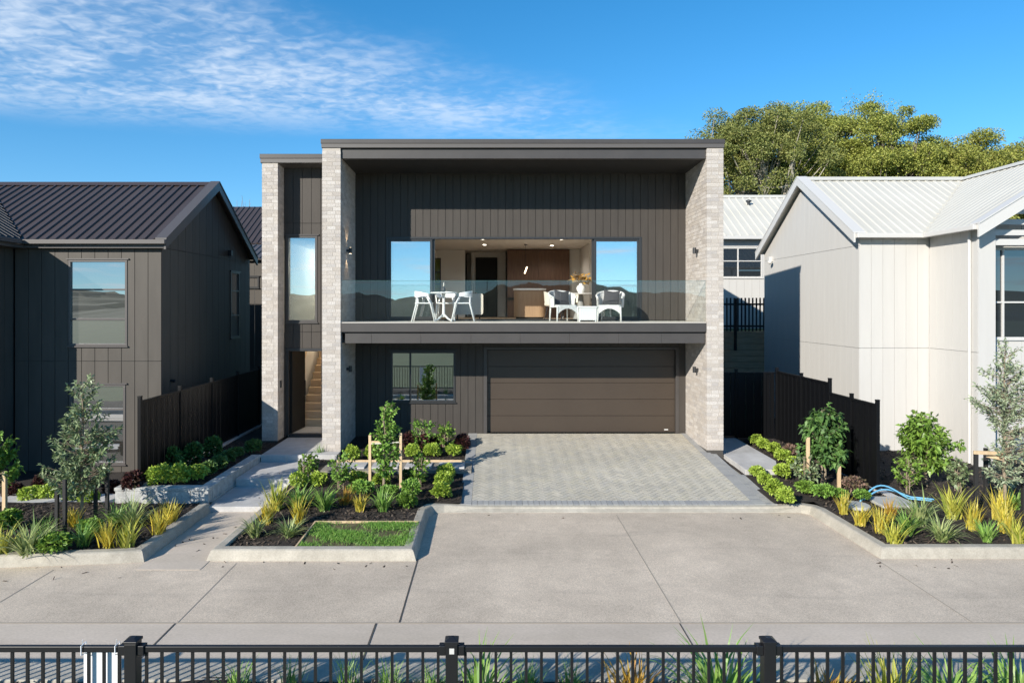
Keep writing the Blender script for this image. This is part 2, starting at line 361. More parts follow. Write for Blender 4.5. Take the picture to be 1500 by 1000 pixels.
def window(parent, f, u0, u1, z0, z1, mf, mg, bars_u=(), bars_z=(), fw=.05, out=.015, name='window'):
    fr = MB(); ring(fr, f, u0, u1, z0, z1, fw, -out, .07)
    wo = fr.build(name, mf, parent, bevel=.004)
    if bars_u or bars_z:
        b = MB()
        for u in bars_u: rect(b, f, u-.022, u+.022, z0+fw, z1-fw, -out+.004, .055)
        for z in bars_z:
            us = [u0+fw]+[q for u in bars_u for q in (u-.022, u+.022)]+[u1-fw]
            for a, c in zip(us[::2], us[1::2]): rect(b, f, a, c, z-.02, z+.02, -out+.006, .05)
        b.build('mullion', mf, wo, bevel=.003)
    p = MB(); rect(p, f, u0+fw-.005, u1-fw+.005, z0+fw-.005, z1-fw+.005, .028, .036); p.build('pane', mg, wo)
    fl = MB()       # head and sill flashing
    rect(fl, f, u0-.04, u1+.04, z1+.001, z1+.028, -.035, .02); fl.build('head_flashing', mf, wo)
    fl = MB(); rect(fl, f, u0-.02, u1+.02, z0-.028, z0-.001, -.04, .02); fl.build('sill', mf, wo)
    return wo
def roof(mb, pts, up, spacing=.22, h=.035, wb=.06, th=.04, ribs=True):
    P = [Vector(p) for p in pts]; n = (P[1]-P[0]).cross(P[2]-P[0]).normalized()
    if n.z < 0: n = -n
    up = Vector(up); s = (up-n*up.dot(n)).normalized(); u = s.cross(n).normalized()
    mb.prism(P, -n*th)
    if not ribs: return
    us = [(p-P[0]).dot(u) for p in P]; vs = [(p-P[0]).dot(s) for p in P]; k = len(P)
    x = min(us)+spacing*.6
    while x < max(us)-.03:
        hit = []
        for i in range(k):
            a, b = us[i], us[(i+1) % k]
            if (a-x)*(b-x) < 0:
                t = (x-a)/(b-a); hit.append(vs[i]+t*(vs[(i+1) % k]-vs[i]))
        if len(hit) >= 2 and max(hit)-min(hit) > .1:
            lo, hi = min(hit)+.02, max(hit)-.06; o = P[0]+u*x+s*lo
            mb.prism([o-u*wb/2, o+u*wb/2, o+u*wb*.28+n*h, o-u*wb*.28+n*h], s*(hi-lo))
        x += spacing

# ------------------------------------------------------------------ ground levels
def zdrive(d): return -(17.3-d)*.0816
def zg(x, d):
    if x < -5.05:
        if d < 12.4: return -.37
        if x > -6.75: return -.14
        return -.5
    if x < 0: return -.395+.014*(d-10) if d < 12.3 else -.363+.055*(d-12.3)
    if x < 5.2: return zdrive(d)
    if x < 7.4: return -.38+.021*(d-10)
    return -.38
def at(px, py, dz=0):
    d = 12.0
    for _ in range(60):
        x = (px-VX)*d/FOC; d = .5*d+.5*(CAMZ-zg(x, d)-dz)*FOC/(py-VY)
    x = (px-VX)*d/FOC; return Vector((x, d, zg(x, d)+dz))
def sheet(name, mat, x0, x1, y0, y1, zf, step=.12, amp=.0, smooth=True, label=None, yf=None, ny=None):
    nx = max(1, int((x1-x0)/step)); ny = ny or max(1, int((y1-y0)/step)); mb = MB()
    def fn(a, b):
        x = x0+a*(x1-x0); y = yf(x, b) if yf else y0+b*(y1-y0); z = zf(x, y)
        if amp: z += amp*(math.sin(x*5.1+y*2.3)*.4+math.sin(x*2.2-y*4.7+1)*.4)+random.uniform(-amp, amp)*.35
        return (x, y, z)
    mb.surf(fn, nx, ny); return structure(mb.build(name, mat, None, smooth), label)
# big ground, lawn behind the viewpoint, hills far behind it
g = MB(); g.box(-700, 700, 24.99, 900, -1, -.66); g.box(-700, 700, -900, 24.97, -1.05, -.64)
structure(g.build('ground', m_lawn))
sheet('lawn', m_lawn, -60, 60, -60, 4.6, lambda x, y: -.46+.02*math.sin(x*.7)*math.cos(y*.5), 1.5, label='lawn on the near side of the fence')
mb = MB()
def hillf(a, b):
    x = -500+1000*a; y = -150-160*b
    z = -1+math.sin(min(1, b*1.6)*math.pi/2)*(8.5+3*math.sin(x*.021+1)+2.2*math.sin(x*.057)+.9*math.sin(x*.19)+.5*math.sin(x*.53)+random.uniform(-.9, .9))
    return (x, y, z)
mb.surf(hillf, 420, 10); structure(mb.build('hills', m_hill, None, True))
# road
g = MB(); g.box(-60, 60, 8.0, 12.28, -.8, -.5); structure(g.build('road', m_road))
def road_wear(m, rows, spots):
    N, L = m.node_tree.nodes, m.node_tree.links
    p = [n for n in N if n.type == 'BSDF_PRINCIPLED'][0]; src = p.inputs['Base Color'].links[0].from_socket
    geo = N.new('ShaderNodeNewGeometry'); sp = N.new('ShaderNodeSeparateXYZ'); L.new(geo.outputs['Position'], sp.inputs[0])
    def mt(op, a, b, c=None):
        n = N.new('ShaderNodeMath'); n.operation = op; n.use_clamp = False
        for i, q in enumerate((a, b, c)):
            if q is None: continue
            if isinstance(q, (int, float)): n.inputs[i].default_value = q
            else: L.new(q, n.inputs[i])
        return n.outputs[0]
    def nz(scale, vec, d=4, dist=0):
        n = N.new('ShaderNodeTexNoise'); n.inputs['Scale'].default_value = scale; n.inputs['Detail'].default_value = d; n.inputs['Distortion'].default_value = dist; L.new(vec, n.inputs[0]); return n.outputs[0]
    def ss(x, a, b):
        n = N.new('ShaderNodeMapRange'); n.interpolation_type = 'SMOOTHSTEP'; L.new(x, n.inputs[0]); n.inputs[1].default_value = a; n.inputs[2].default_value = b; return n.outputs[0]
    pos = geo.outputs['Position']; y = mt('ADD', sp.outputs[1], mt('MULTIPLY', mt('SUBTRACT', nz(.25, pos, 2), .5), 1.6)); tot = None
    mpn = N.new('ShaderNodeMapping'); mpn.inputs['Scale'].default_value = (.35, 3.5, 1); L.new(pos, mpn.inputs[0]); brk = nz(1.6, mpn.outputs[0], 5)
    for c, wd in rows:                                   # tyre tracks along the street
        t = ss(mt('ABSOLUTE', mt('SUBTRACT', y, c), 0), wd, wd*.3); t = mt('MULTIPLY', t, ss(brk, .42, .68)); tot = t if tot is None else mt('ADD', tot, t)
    sp_ = ss(nz(2.3, pos, 3, .6), .665, .73); tot = mt('ADD', mt('MULTIPLY', tot, .16), mt('MULTIPLY', sp_, spots))
    drip = ss(nz(7.5, pos, 2), .735, .77); tot = mt('ADD', tot, mt('MULTIPLY', drip, .22))
    mx = N.new('ShaderNodeMixRGB'); mx.use_clamp = True; L.new(tot, mx.inputs[0]); L.new(src, mx.inputs[1]); mx.inputs[2].default_value = (.16, .14, .125, 1); L.new(mx.outputs[0], p.inputs['Base Color'])
road_wear(m_road, ((8.9, .16), (10.35, .16), (11.2, .14)), .10)
road_wear(m_paver, ((14.2, .01),), .13)
g = MB(); g.box(-60, 60, 7.03, 7.99, -.8, -.503); structure(g.build('road_edge_strip', m_road2))
g = MB()
JP = ((2.22, 8.0, 12.15, .006), (-3.68, 8.0, 9.85, .006), (-6.16, 8.0, 9.6, .006), (5.64, 8.0, 10.0, .007), (9.0, 8, 10.0, .007), (-9, 8, 9.5, .007))
for x, a, b, ww in ((-1.08, 8.0, 10.0, .010),):
    g.box(x-ww, x+ww, a, b, -.499, -.496)
for x, ww in ((-1.35, .011), (2.2, .006), (-3.70, .009)): g.box(x-ww, x+ww, 7.05, 7.985, -.502, -.498)
structure(g.build('road_joint_lines', m_joint))
g = MB()
for x, a, b, ww in JP: g.box(x-ww, x+ww, a, b, -.4985, -.4965)
g.box(-60, 60, 7.982, 8.008, -.5, -.4975); structure(g.build('road_joint_lines', m_jpale), 'pale worn joint lines of the road slabs')
g = MB(); g.box(-5.0, -4.1, 9.6, 12.33, -.498, -.494); g.box(-60, -5, 9.0, 9.0001, -.6, -.59); structure(g.build('entry_apron', m_road2, None), 'concrete apron before the entry steps')
# kerbs
def kerb(name, pts, side, wid=.15):
    """pts: (x, y, ztop, slope); side +1: bed lies left of travel"""
    P = [Vector((p[0], p[1], 0)) for p in pts]; secs = []
    for i, p in enumerate(pts):
        d0 = (P[i]-P[i-1]).normalized() if i else (P[1]-P[0]).normalized()
        d1 = (P[i+1]-P[i]).normalized() if i < len(P)-1 else d0
        n0 = Vector((-d0.y, d0.x, 0))*side; n1 = Vector((-d1.y, d1.x, 0))*side
        n = (n0+n1).normalized(); k = 1/max(.4, n.dot(n0)); zt = p[2]; sl_ = p[3]
        prof = [(-.0, -.62), (-.0, -.492), (sl_*.75, zt-.035), (sl_*.75+.012, zt-.012), (sl_*.75+.035, zt), (sl_*.75+wid, zt), (sl_*.75+wid+.01, zt-.012), (sl_*.75+wid+.01, -.62)]
        secs.append([P[i]+n*k*a+Vector((0, 0, b)) for a, b in prof])
    mb = MB(); m = len(secs[0]); vs = [q for s_ in secs for q in s_]; fs = []
    for i in range(len(secs)-1):
        for j in range(m-1): fs.append((i*m+j, i*m+j+1, (i+1)*m+j+1, (i+1)*m+j))
    fs += [tuple(range(m)), tuple(range((len(secs)-1)*m, len(secs)*m))]
    mb.add(vs, fs); return structure(mb.build(name, m_kerb))
H_ = -.345; S_ = .05
kerb('kerb', [(-4.12, 12.33, H_, S_), (-4.15, 9.93, H_, S_), (-1.10, 9.93, H_, S_), (-1.10, 12.0, H_-.01, S_), (-1.02, 12.2, H_-.02, .07),
     (-.85, 12.26, H_-.03, .08), (-.3, 12.27, -.415, .10), (2, 12.27, -.418, .10), (5.1, 12.27, -.415, .10), (5.55, 12.25, -.37, .08), (5.66, 12.16, -.36, S_), (5.68, 12.0, H_, S_), (5.71, 10.02, H_, S_), (40, 10.02, H_, S_)], 1)
kerb('kerb', [(-40, 8.6, H_, S_), (-12, 9.25, H_, S_), (-8, 9.58, H_, S_), (-5.5, 9.825, H_, S_), (-5.04, 9.90, H_, S_), (-5.06, 12.36, H_, S_)], 1)
kerb('kerb', [(40, 7.03, -.40, .04), (-40, 7.03, -.40, .04)], 1, .40)
# soil beds
sheet('garden_soil', m_soil, -4.0, -1.2, 0, 1, zg, .07, .012, label='bark mulch bed between entry path and driveway', yf=lambda x, b: (10.1+0*x)+b*(12.4-10.1-0*x), ny=24)
sheet('garden_soil', m_soil, -4.0, -.55, 12.4, 17.3, lambda x, y: zg(min(x, -1), y), .1, .012, label='bark mulch bed before the house wall')
sheet('garden_soil', m_soil, 5.12, 7.45, 12.40, 18.3, lambda x, y: zg(6, y)-.02, .1, .012, label='bark mulch bed right of the driveway')
sheet('garden_soil', m_soil, 5.86, 7.45, 0, 1, lambda x, y: zg(6, y)-.02, .07, .012, label='bark mulch bed at the right kerb corner', yf=lambda x, b: (10.15+0*x)+b*(12.45-10.15-0*x), ny=24)
sheet('garden_soil', m_soil, 7.42, 22, 10.2, 22, lambda x, y: -.385, .12, .02, label='bark mulch bed before the white house')
def kline(x): return  9.83+(x+5.35)*.098 if x > -8 else 9.58+(x+8)*.083 if x > -12 else 9.25+(x+12)*.023
sheet('garden_soil', m_soil, -22, -5.1, 0, 1, lambda x, y: -.375, .11, .012, label='bark mulch bed beside the road', yf=lambda x, b: kline(x)+.14+b*(12.5-kline(x)-.14), ny=24)
sheet('garden_soil', m_soil, -6.72, -5.2, 12.5, 20, lambda x, y: -.14, .1, .015, label='bark mulch bed behind the retaining wall')
sheet('garden_soil', m_soil, -22, -6.75, 12.5, 20, lambda x, y: -.49, .15, .02, label='planting bed along the dark house')
sheet('garden_soil', m_soil, -40, 40, 4.4, 6.64, lambda x, y: -.42, .2, .02, label='planting bed between fence and kerb')
def quads_mesh(name, cen, A, B, Cc, D, mat, parent=None, loc=(0, 0, 0), smooth=False):
    N = len(cen); V = np.stack([A, B, Cc, D], 1).reshape(-1, 3)-np.array(loc)
    me = bpy.data.meshes.new(name); me.vertices.add(4*N); me.vertices.foreach_set('co', V.ravel())
    me.loops.add(4*N); me.loops.foreach_set('vertex_index', np.arange(4*N, dtype=np.int32))
    me.polygons.add(N); me.polygons.foreach_set('loop_start', np.arange(0, 4*N, 4, dtype=np.int32)); me.update(calc_edges=True)
    return link(name, me, mat, parent, Vector(loc), smooth)
def unit(a): return a/np.maximum(1e-9, np.linalg.norm(a, axis=-1, keepdims=True))
def leaves(name, cen, dirs, ln, wd, mat, parent=None, loc=(0, 0, 0), droop=.0):
    """one folded rhombus per leaf: cen = leaf base, dirs = pointing direction"""
    cen = np.asarray(cen, float); dirs = unit(np.asarray(dirs, float)); N = len(cen)
    ln = np.broadcast_to(ln, (N,))*rng.uniform(.75, 1.2, N); wd = np.broadcast_to(wd, (N,))*rng.uniform(.8, 1.2, N)
    rv = rng.normal(size=(N, 3))+np.array([0, 0, .8]); side = unit(np.cross(dirs, rv)); nor = unit(np.cross(side, dirs))
    mid = cen+dirs*(ln*.5)[:, None]; tip = cen+dirs*ln[:, None]-nor*(ln*droop)[:, None]-np.array([0, 0, 1])*(ln*droop)[:, None]
    lift = nor*(wd*.25)[:, None]
    return quads_mesh(name, cen, cen, mid+side*(wd/2)[:, None]+lift, tip, mid-side*(wd/2)[:, None]+lift, mat, parent, loc)
def chips():
    areas = [(-3.95, -1.25, 10.12, 12.35, 2600, None), (-3.95, -.6, 12.45, 17.2, 3600, None), (5.9, 7.35, 10.2, 17.6, 2600, None), (7.5, 11, 10.2, 17, 3600, None), (-9.5, -5.15, 10.0, 12.4, 3600, None), (-6.4, -5.25, 12.6, 17, 1200, None), (-5, 5, 5.6, 6.55, 1500, -.41)]
    P = []
    for x0, x1, y0, y1, n, zc in areas:
        x = rng.uniform(x0, x1, n); y = rng.uniform(y0, y1, n)
        P += [(a, b, (zg(min(a, -1) if y0 > 12.4 and x0 < 0 else a, b) if zc is None else zc)+.012) for a, b in zip(x, y) if not (-2.95 < a < -1.1 and 10 < b < 11.3) and not (-3.9 < a and a < -.4 and 14.2 < b < 15)]
    for x0, x1, y0, y1, n, z in ((-5.0, -4.2, 10, 12.3, 14, -.494), (-5.1, -4.0, 12.4, 15, 12, -.25), (-8, -5, 9.2, 9.8, 12, -.499), (-4.2, -1, 9.6, 9.9, 12, -.499), (5.5, 9, 9.6, 10.0, 12, -.499), (-1, 5.6, 11.9, 12.25, 8, -.499)):
        P += [(a, b, (-.40 if b < 13.8 else -.25)+.003 if y0 == 12.4 else z+.003) for a, b in zip(rng.uniform(x0, x1, n), rng.uniform(y0, y1, n))]
    P = np.array(P); N = len(P); d = rng.normal(size=(N, 3)); d[:, 2] *= .35; d = unit(d)
    sd = unit(np.cross(d, np.array([0, 0, 1.])+rng.normal(size=(N, 3))*.3)); l = rng.uniform(.015, .045, N)[:, None]; ww = rng.uniform(.006, .014, N)[:, None]
    o = quads_mesh('bark_chips', P, P-d*l-sd*ww, P+d*l-sd*ww, P+d*l+sd*ww, P-d*l+sd*ww, m_chip); tag(o, 'dark bark chips strewn over the planting beds', 'bark mulch', kind='stuff')
chips()
# turf patch
sheet('turf_base', m_turf, -2.88, -1.22, 0, 1, lambda x, y: zg(x, y)+.02, .07, .01, label='small turf patch', yf=lambda x, b: (10.1+0*x)+b*(11.22-10.1-0*x), ny=14)
def turf():
    n = 15000; x = rng.uniform(-2.87, -1.2, n); y = rng.uniform(10.1, 11.22, n)
    den = np.sin(x*5.2+1)*np.sin(y*6.1)+np.sin(x*2.1+y*8.3)*.6
    k = rng.uniform(0, 1, n) < (np.clip(.55+.65*den, .03, 1)*(y > 10.12+0*x)); x = x[k]; y = y[k]
    P = np.stack([x, y, np.array([zg(a, b) for a, b in zip(x, y)])+.02], 1); d = rng.normal(size=P.shape)*.55; d[:, 2] = 1
    o = leaves('grass', P, d, .055, .007, f_turf); tag(o, 'small patch of green grass behind the kerb', 'grass', kind='stuff')
turf()
# entry steps and slabs
g = MB(); g.box(-5.14, -3.95, 12.3, 13.8, -.8, -.40); g.box(-5.14, -3.6, 13.7, 15.2, -.8, -.25); g.box(-5.14, -3.88, 15.2, 17.25, -.8, -.10); g.box(-3.88, -3.44, 15.2, 15.58, -.8, -.10)
structure(g.build('entry_path', m_path, None, bevel=.008), 'stepped grey concrete entry path')
g = MB(); g.prism([(5.32, 17.6, -.3), (5.32, 15.0, -.3), (5.28, 14.2, -.3), (5.95, 14.2, -.3), (6.25, 15.0, -.3), (6.3, 17.6, -.3)], (0, 0, .115))
structure(g.build('side_path', m_path, None, bevel=.006), 'grey concrete side path by the right pier')
g = MB(); g.box(-14, -6.85, 12.45, 13.25, -.7, -.43); structure(g.build('neighbour_path', m_path), 'pale concrete path of the dark house')
g = MB(); g.box(-3.55, -.42, 14.15, 14.92, -.5, -.195); structure(g.build('gravel_path', m_gravel))
# driveway of herringbone pavers
def clip(poly, x0, x1, y0, y1):
    for ax, lim, sg in ((0, x0, 1), (0, x1, -1), (1, y0, 1), (1, y1, -1)):
        o = []
        for i, p in enumerate(poly):
            q = poly[(i+1) % len(poly)]; a = (p[ax]-lim)*sg; b = (q[ax]-lim)*sg
            if a >= 0: o.append(p)
            if a*b < 0:
                t = a/(a-b); o.append((p[0]+t*(q[0]-p[0]), p[1]+t*(q[1]-p[1])))
        poly = o
        if len(poly) < 3: return []
    return poly
def driveway():
    X0, X1, Y0, Y1 = -.36, 4.78, 12.62, 17.22; u = .1; mb = MB(); c = math.cos(R(45)); g_ = .0035
    def put(m, poly, lift=.0):
        m.prism([(x, y, zdrive(y)-.01+lift) for x, y in poly], (0, 0, .016))
    n = 70
    for i in range(-n, n):
        for j in range(-n, n):
            k = (i-j) % 4
            if k == 0: r = (i, i+2, j, j+1)
            elif k == 3: r = (i, i+1, j, j+2)
            else: continue
            q = [(r[0]*u+g_, r[2]*u+g_), (r[1]*u-g_, r[2]*u+g_), (r[1]*u-g_, r[3]*u-g_), (r[0]*u+g_, r[3]*u-g_)]
            q = [(2.2+(a-b)*c, 15+(a+b)*c) for a, b in q]
            q = clip(q, X0, X1, Y0, Y1)
            if q: put(mb, q)
    structure(mb.build('driveway', m_paver), 'pale herringbone paver driveway')
    b = MB()
    for x0, x1 in ((X0-.22, X0-.005), (X1+.005, X1+.22)):
        y = Y0-.2
        while y < 17.2:
            put(b, [(x0, y+.003), (x1, y+.003), (x1, y+.1), (x0, y+.1)]); y += .103
    x = X0
    while x < X1-.05:
        put(b, [(x+.003, Y0-.205), (x+.1, Y0-.205), (x+.1, Y0-.004), (x+.003, Y0-.004)]); x += .103
    for k in range(5):     # flare outside the right pier
        y = 12.42
        while y < 15.5:
            xa = 5.005+k*.103
            if xa < 5.02+(15.5-y)*.06: put(b, [(xa, y+.003), (xa+.1, y+.003), (xa+.1, y+.1), (xa, y+.1)])
            y += .103
    structure(b.build('driveway_border', m_border), 'grey soldier course border of the driveway')
    t = MB(); t.prism([(X0-.23, 12.4, zdrive(12.4)-.012), (X1+.24, 12.4, zdrive(12.4)-.012), (X1+.14, 17.3, -.012), (X0-.23, 17.3, -.012)], (0, 0, -.3))
    t.prism([(5.02, 12.4, zdrive(12.4)-.012), (5.3, 12.4, zdrive(12.4)-.012), (5.05, 15.58, zdrive(15.58)-.012), (5.02, 15.58, zdrive(15.58)-.012)], (0, 0, -.3))
    structure(t.build('driveway_base', m_grout), 'sand joints under the driveway pavers')
driveway()

# ------------------------------------------------------------------ main house
house = thing('house', 'modern two storey house with pale brick piers, dark cladding and glass fronted balcony', 'house', (0.7, 15.6, -.3))
YF, YW = 15.6, 17.3
def brick_pier(x0, x1, y0, y1, z0, z1):
    mb = MB(); co = .086; gp = .010; n = int((z1-z0)/co); t = .105
    for i in range(n):
        a = z0+i*co+gp/2; b = a+co-gp; odd = i % 2; off = (.0, .12, .05, .17)[i % 4]
        # front row
        lo, hi = (x0, x1) if not odd else (x0+t+gp, x1-t-gp)
        cuts = [lo]; q = x0+off+.24
        while q < hi-.05:
            if q > lo+.05: cuts.append(q)
            q += .24
        cuts.append(hi)
        for p, r in zip(cuts, cuts[1:]): mb.box(p+(gp/2 if p != lo else 0), r-(gp/2 if r != hi else 0), y0, y0+t, a, b)
        ys = y0 if odd else y0+t+gp
        for xa, xb in ((x0, x0+t), (x1-t, x1)):
            cuts = [ys]; q = y0+.24+off
            while q < y1-.05:
                if q > ys+.05: cuts.append(q)
                q += .24
            cuts.append(y1)
            for p, r in zip(cuts, cuts[1:]): mb.box(xa, xb, p+(gp/2 if p != ys else 0), r-(gp/2 if r != y1 else 0), a, b)
    o = mb.build('brick_pier', m_brick, house)
    m = MB(); m.box(x0+.0045, x1-.0045, y0+.0045, y1-.002, z0, z1); m.build('mortar', m_mortar, o)
    return o
for x0, x1, y0, y1, z0, zb in ((-3.87, -3.45, YF, YW, -.12, -.5), (4.92, 5.30, YF, YW+.3, -.08, -.5), (-5.65, -5.26, 16.8, YW, -.1, -.4)):
    brick_pier(x0, x1, y0, y1, z0, 6.82 if y0 < 16 else 6.73)
    p = MB(); p.box(x0+.008, x1-.008, y0+.008, y1-.01, zb, z0); p.build('plinth', m_plinth, house)
# roof
g = MB(); g.slab(-3.90, 5.33, YF-.03, 25.3, 6.92, 7.02, .07); r_ = g.build('roof', m_trim, house, bevel=.006)
g = MB(); g.slab(-3.885, 5.315, YF-.018, 25.25, 6.825, 6.918, .07); g.build('fascia', m_lip, r_, bevel=.004)
g = MB(); g.box(-3.44, 4.91, YF+.05, YF+.2, 6.59, 6.80); g.build('beam', m_trim, r_, bevel=.004)
g = MB(); g.slab(-3.445, 4.915, YF+.2, YW+.02, 6.60, 6.66, .02); g.box(-3.445, 4.915, YF+.06, YF+.19, 6.805, 6.822); g.build('soffit', m_soffit, r_)
g = MB(); g.slab(-5.70, -3.905, 16.77, 25.2, 6.84, 6.95, .06); r2 = g.build('roof', m_trim, house, bevel=.006)
g = MB(); g.slab(-5.685, -3.91, 16.785, 25.15, 6.735, 6.838, .06); g.build('fascia', m_lip, r2, bevel=.004)
# upper wall and ground wall (front), with openings
fw = wall_front(YW)
DX0, DX1, DZ0, DZ1 = -2.664, 3.806, 2.83, 4.965
holesU = [(DX0, DX1, 2.0, DZ1)]
cl = MB(); boards(cl, fw, -3.448, 4.918, 2.84, 6.6, .19, holes=holesU)
GX0, GX1 = -.14, 4.70
WX0, WX1, WZ0, WZ1 = -2.56, -.915, .78, 2.07
holesG = [(GX0, GX1, -1, 2.14), (WX0, WX1, WZ0, WZ1)]
boards(cl, fw, -3.448, 4.918, -.08, 2.36, .19, holes=holesG)
# entry bay
EX0, EX1 = -5.258, -3.872
holesE = [(-5.207, -4.41, 2.80, 5.0), (-5.207, -4.25, -.3, 2.145)]
boards(cl, fw, EX0, EX1, -.1, 6.73, .231, holes=holesE, hjoints=(5.31, 2.56))
cl.build('cladding', m_clad, house)
bk = MB()
holes_box(bk, fw, -3.448, 4.918, 2.36, 6.6, .022, .2, holesU)
holes_box(bk, fw, -3.448, 4.918, -.1, 2.36, .022, .2, holesG)
holes_box(bk, fw, EX0, EX1, -.1, 6.73, .022, .2, holesE)
bk.build('wall', m_soffit, house)
for x0, x1, y0, zt, fa in ((5.2, 5.27, YW+.3, 6.70, .07), (-5.62, -5.56, YW, 6.70, .06), (-3.80, -3.50, YW+.21, 6.70, .07)):
    sw = MB(); n_ = 1; sw.add([(x0,y0,-.4),(x1,y0,-.4),(x1,25,-.4),(x0,25,-.4),(x0,y0,zt),(x1,y0,zt),(x1,25,zt-fa*(25-y0)-.02),(x0,25,zt-fa*(25-y0)-.02)], [(3,2,1,0),(4,5,6,7),(0,1,5,4),(1,2,6,5),(2,3,7,6),(3,0,4,7)])
    sw.build('side_wall', m_clad, house)
sw = MB(); sw.box(-5.6, 5.2, 25.01, 25.2, -.4, 6.0); sw.build('rear_wall', m_clad, house)
# balcony
g = MB(); g.box(-3.445, 4.915, YF+.012, YW+.0, 2.62, 2.825); g.build('balcony_deck', m_trim, house, bevel=.006)
g = MB(); g.box(-3.44, 4.91, YF+.03, YW-.002, 2.826, 2.838); g.build('deck_tile', m_deck, house)
g = MB()
xs = [-3.36, -2.75, -1.62, -.47, .66, 1.79, 2.92, 3.9, 4.9]
for a, b in zip(xs, xs[1:]): g.box(a+.002, b-.002, YF+.06, YF+.16, 2.36, 2.585)
g.build('balcony_beam', m_trim, house, bevel=.003)
g = MB(); g.box(-3.445, 4.915, YF+.16, YW+.0, 2.365, 2.43); g.box(-3.445, 4.915, YF+.1, YF+.6, 2.585, 2.62); g.build('balcony_soffit', m_soffit, house)
bal = MB(); xs = [-3.44, -2.05, -.62, .82, 1.35, 2.2, 3.55, 4.91]; xs = [-3.44, -1.77, -.1, 1.57, 3.24, 4.91]
for a, b in zip(xs, xs[1:]): bal.box(a+.006, b-.006, YF+.035, YF+.047, 2.80, 3.79)
bal = bal.build('glass_balustrade', g_rail, house)
g = MB()
for a, b in zip(xs, xs[1:]): g.box(a+.006, b-.006, YF+.034, YF+.048, 3.791, 3.797)
g.build('glass_edge', g_edge, bal)
g = MB(); g.box(-3.44, 4.91, YF+.026, YF+.056, 2.8265, 2.845); g.build('base_channel', m_deck, bal)
# sliding doors
sd = MB(); ring(sd, fw, DX0, DX1, DZ0, DZ1, .055, -.012, .16); sdo = sd.build('sliding_door', m_frame, house, bevel=.004)
def leaf(u0, u1, d, k=1):
    m = MB(); ring(m, fw, u0, u1, DZ0+.056, DZ1-.056, .06, d, d+.04); lo = m.build('door_leaf', m_frame, sdo, bevel=.003)
    m = MB(); rect(m, fw, u0+.058, u1-.058, DZ0+.114, DZ1-.114, d+.016, d+.024); m.build('pane', g_door, lo)
leaf(-2.608, -1.50, .01); leaf(-2.56, -1.44, .06); leaf(2.60, 3.75, .01); leaf(2.55, 3.70, .06)
# lower window, tall window
window(house, fw, WX0, WX1, WZ0, WZ1, m_frame, g_low, bars_u=(-2.06,))
window(house, fw, -5.207, -4.41, 2.80, 5.0, m_trim, g_tall, fw=.06)
# garage door
gd = MB()
for k in range(5): gd.box(GX0+.03, GX1-.03, YW+.10, YW+.14, .008+k*.418, .008+(k+1)*.418-.007)
gdo = gd.build('garage_door', m_garage, house, bevel=.004)
g = MB(); g.box(GX0+.04, GX1-.04, YW+.142, YW+.2, 0, 2.12); g.box(GX0+.03, GX1-.03, YW+.105, YW+.135, 0.0, .012); g.build('door_backing', m_frame, gdo)
g = MB(); g.box(GX1-.30, GX1-.20, YW+.097, YW+.0995, .055, .085); g.build('sticker', m_whitetrim, gdo)
g = MB(); g.box(GX0-.06, GX0+.028, YW-.01, YW+.15, -.02, 2.15); g.box(GX1-.028, GX1+.05, YW-.01, YW+.15, -.02, 2.15); g.box(GX0-.06, GX1+.05, YW-.011, YW+.15, 2.11, 2.17); g.build('garage_door_frame', m_trim, house, bevel=.004)
# wall lights
def wall_light(x, s, y, z, lit):
    m = MB(); m.tube([(x+s*.09, y, z-.07), (x+s*.09, y, z+.07)], .042, 14); m.box(x, x+s*.06, y-.03, y+.03, z-.03, z+.03)
    o = m.build('wall_light', m_frame, house)
    if lit:
        m = MB(); m.lathe([(.03, 0), (.03, .002)], (x+s*.09, y, z+.0705), 12); m.lathe([(.03, 0), (.03, .002)], (x+s*.09, y, z-.0725), 12); m.build('lamp', e_lamp, o)
for x, s, z, l in ((-3.45, 1, 4.53, True), (4.92, -1, 4.53, False), (-3.45, 1, 1.72, False), (4.92, -1, 1.70, False)): wall_light(x, s, 16.25, z, l)
for dz, rx in ((.10, 180), (-.10, 0)):
    l = bpy.data.lights.new('wall_lamp_glow', 'SPOT'); l.energy = 6; l.spot_size = R(70); l.color = (1, .72, .42); l.shadow_soft_size = .02
    o = bpy.data.objects.new('wall_lamp_glow', l); C.objects.link(o); o.location = (-3.36, 16.25, 4.53+dz); o.rotation_euler = (R(rx), 0, 0)
g = MB(); g.box(-5.258, -5.235, 16.98, 17.05, 1.18, 1.36); g.build('doorbell', m_frame, house, bevel=.003)
# entry door, hall and stairs
g = MB(); g.box(-5.205, -5.14, YW-.01, YW+.14, -.05, 2.14); g.box(-4.31, -4.252, YW-.01, YW+.14, -.05, 2.14); g.box(-5.14, -4.31, YW-.01, YW+.14, 2.07, 2.14); g.box(-5.14, -4.31, YW+.0, YW+.16, -.1, -.03); g.build('door_frame', m_frame, house, bevel=.004)
dl = MB(); dl.prism([(-5.135, YW+.10, -.02), (-5.085, YW+.10, -.02), (-4.995, YW+1.0, -.02), (-5.045, YW+1.0, -.02)], (0, 0, 2.08)); dlo = dl.build('front_door', m_door, house, bevel=.004)
g = MB(); g.tube([(-4.99, YW+.80, .85), (-4.94, YW+.80, .85), (-4.94, YW+.80, 1.25), (-4.985, YW+.80, 1.25)], .013, 8); g.build('handle', m_black, dlo)
g = MB(); g.box(-5.25, -3.9, YW+.16, 18.6, -.12, -.03); g.build('hall_floor', m_deck, house)
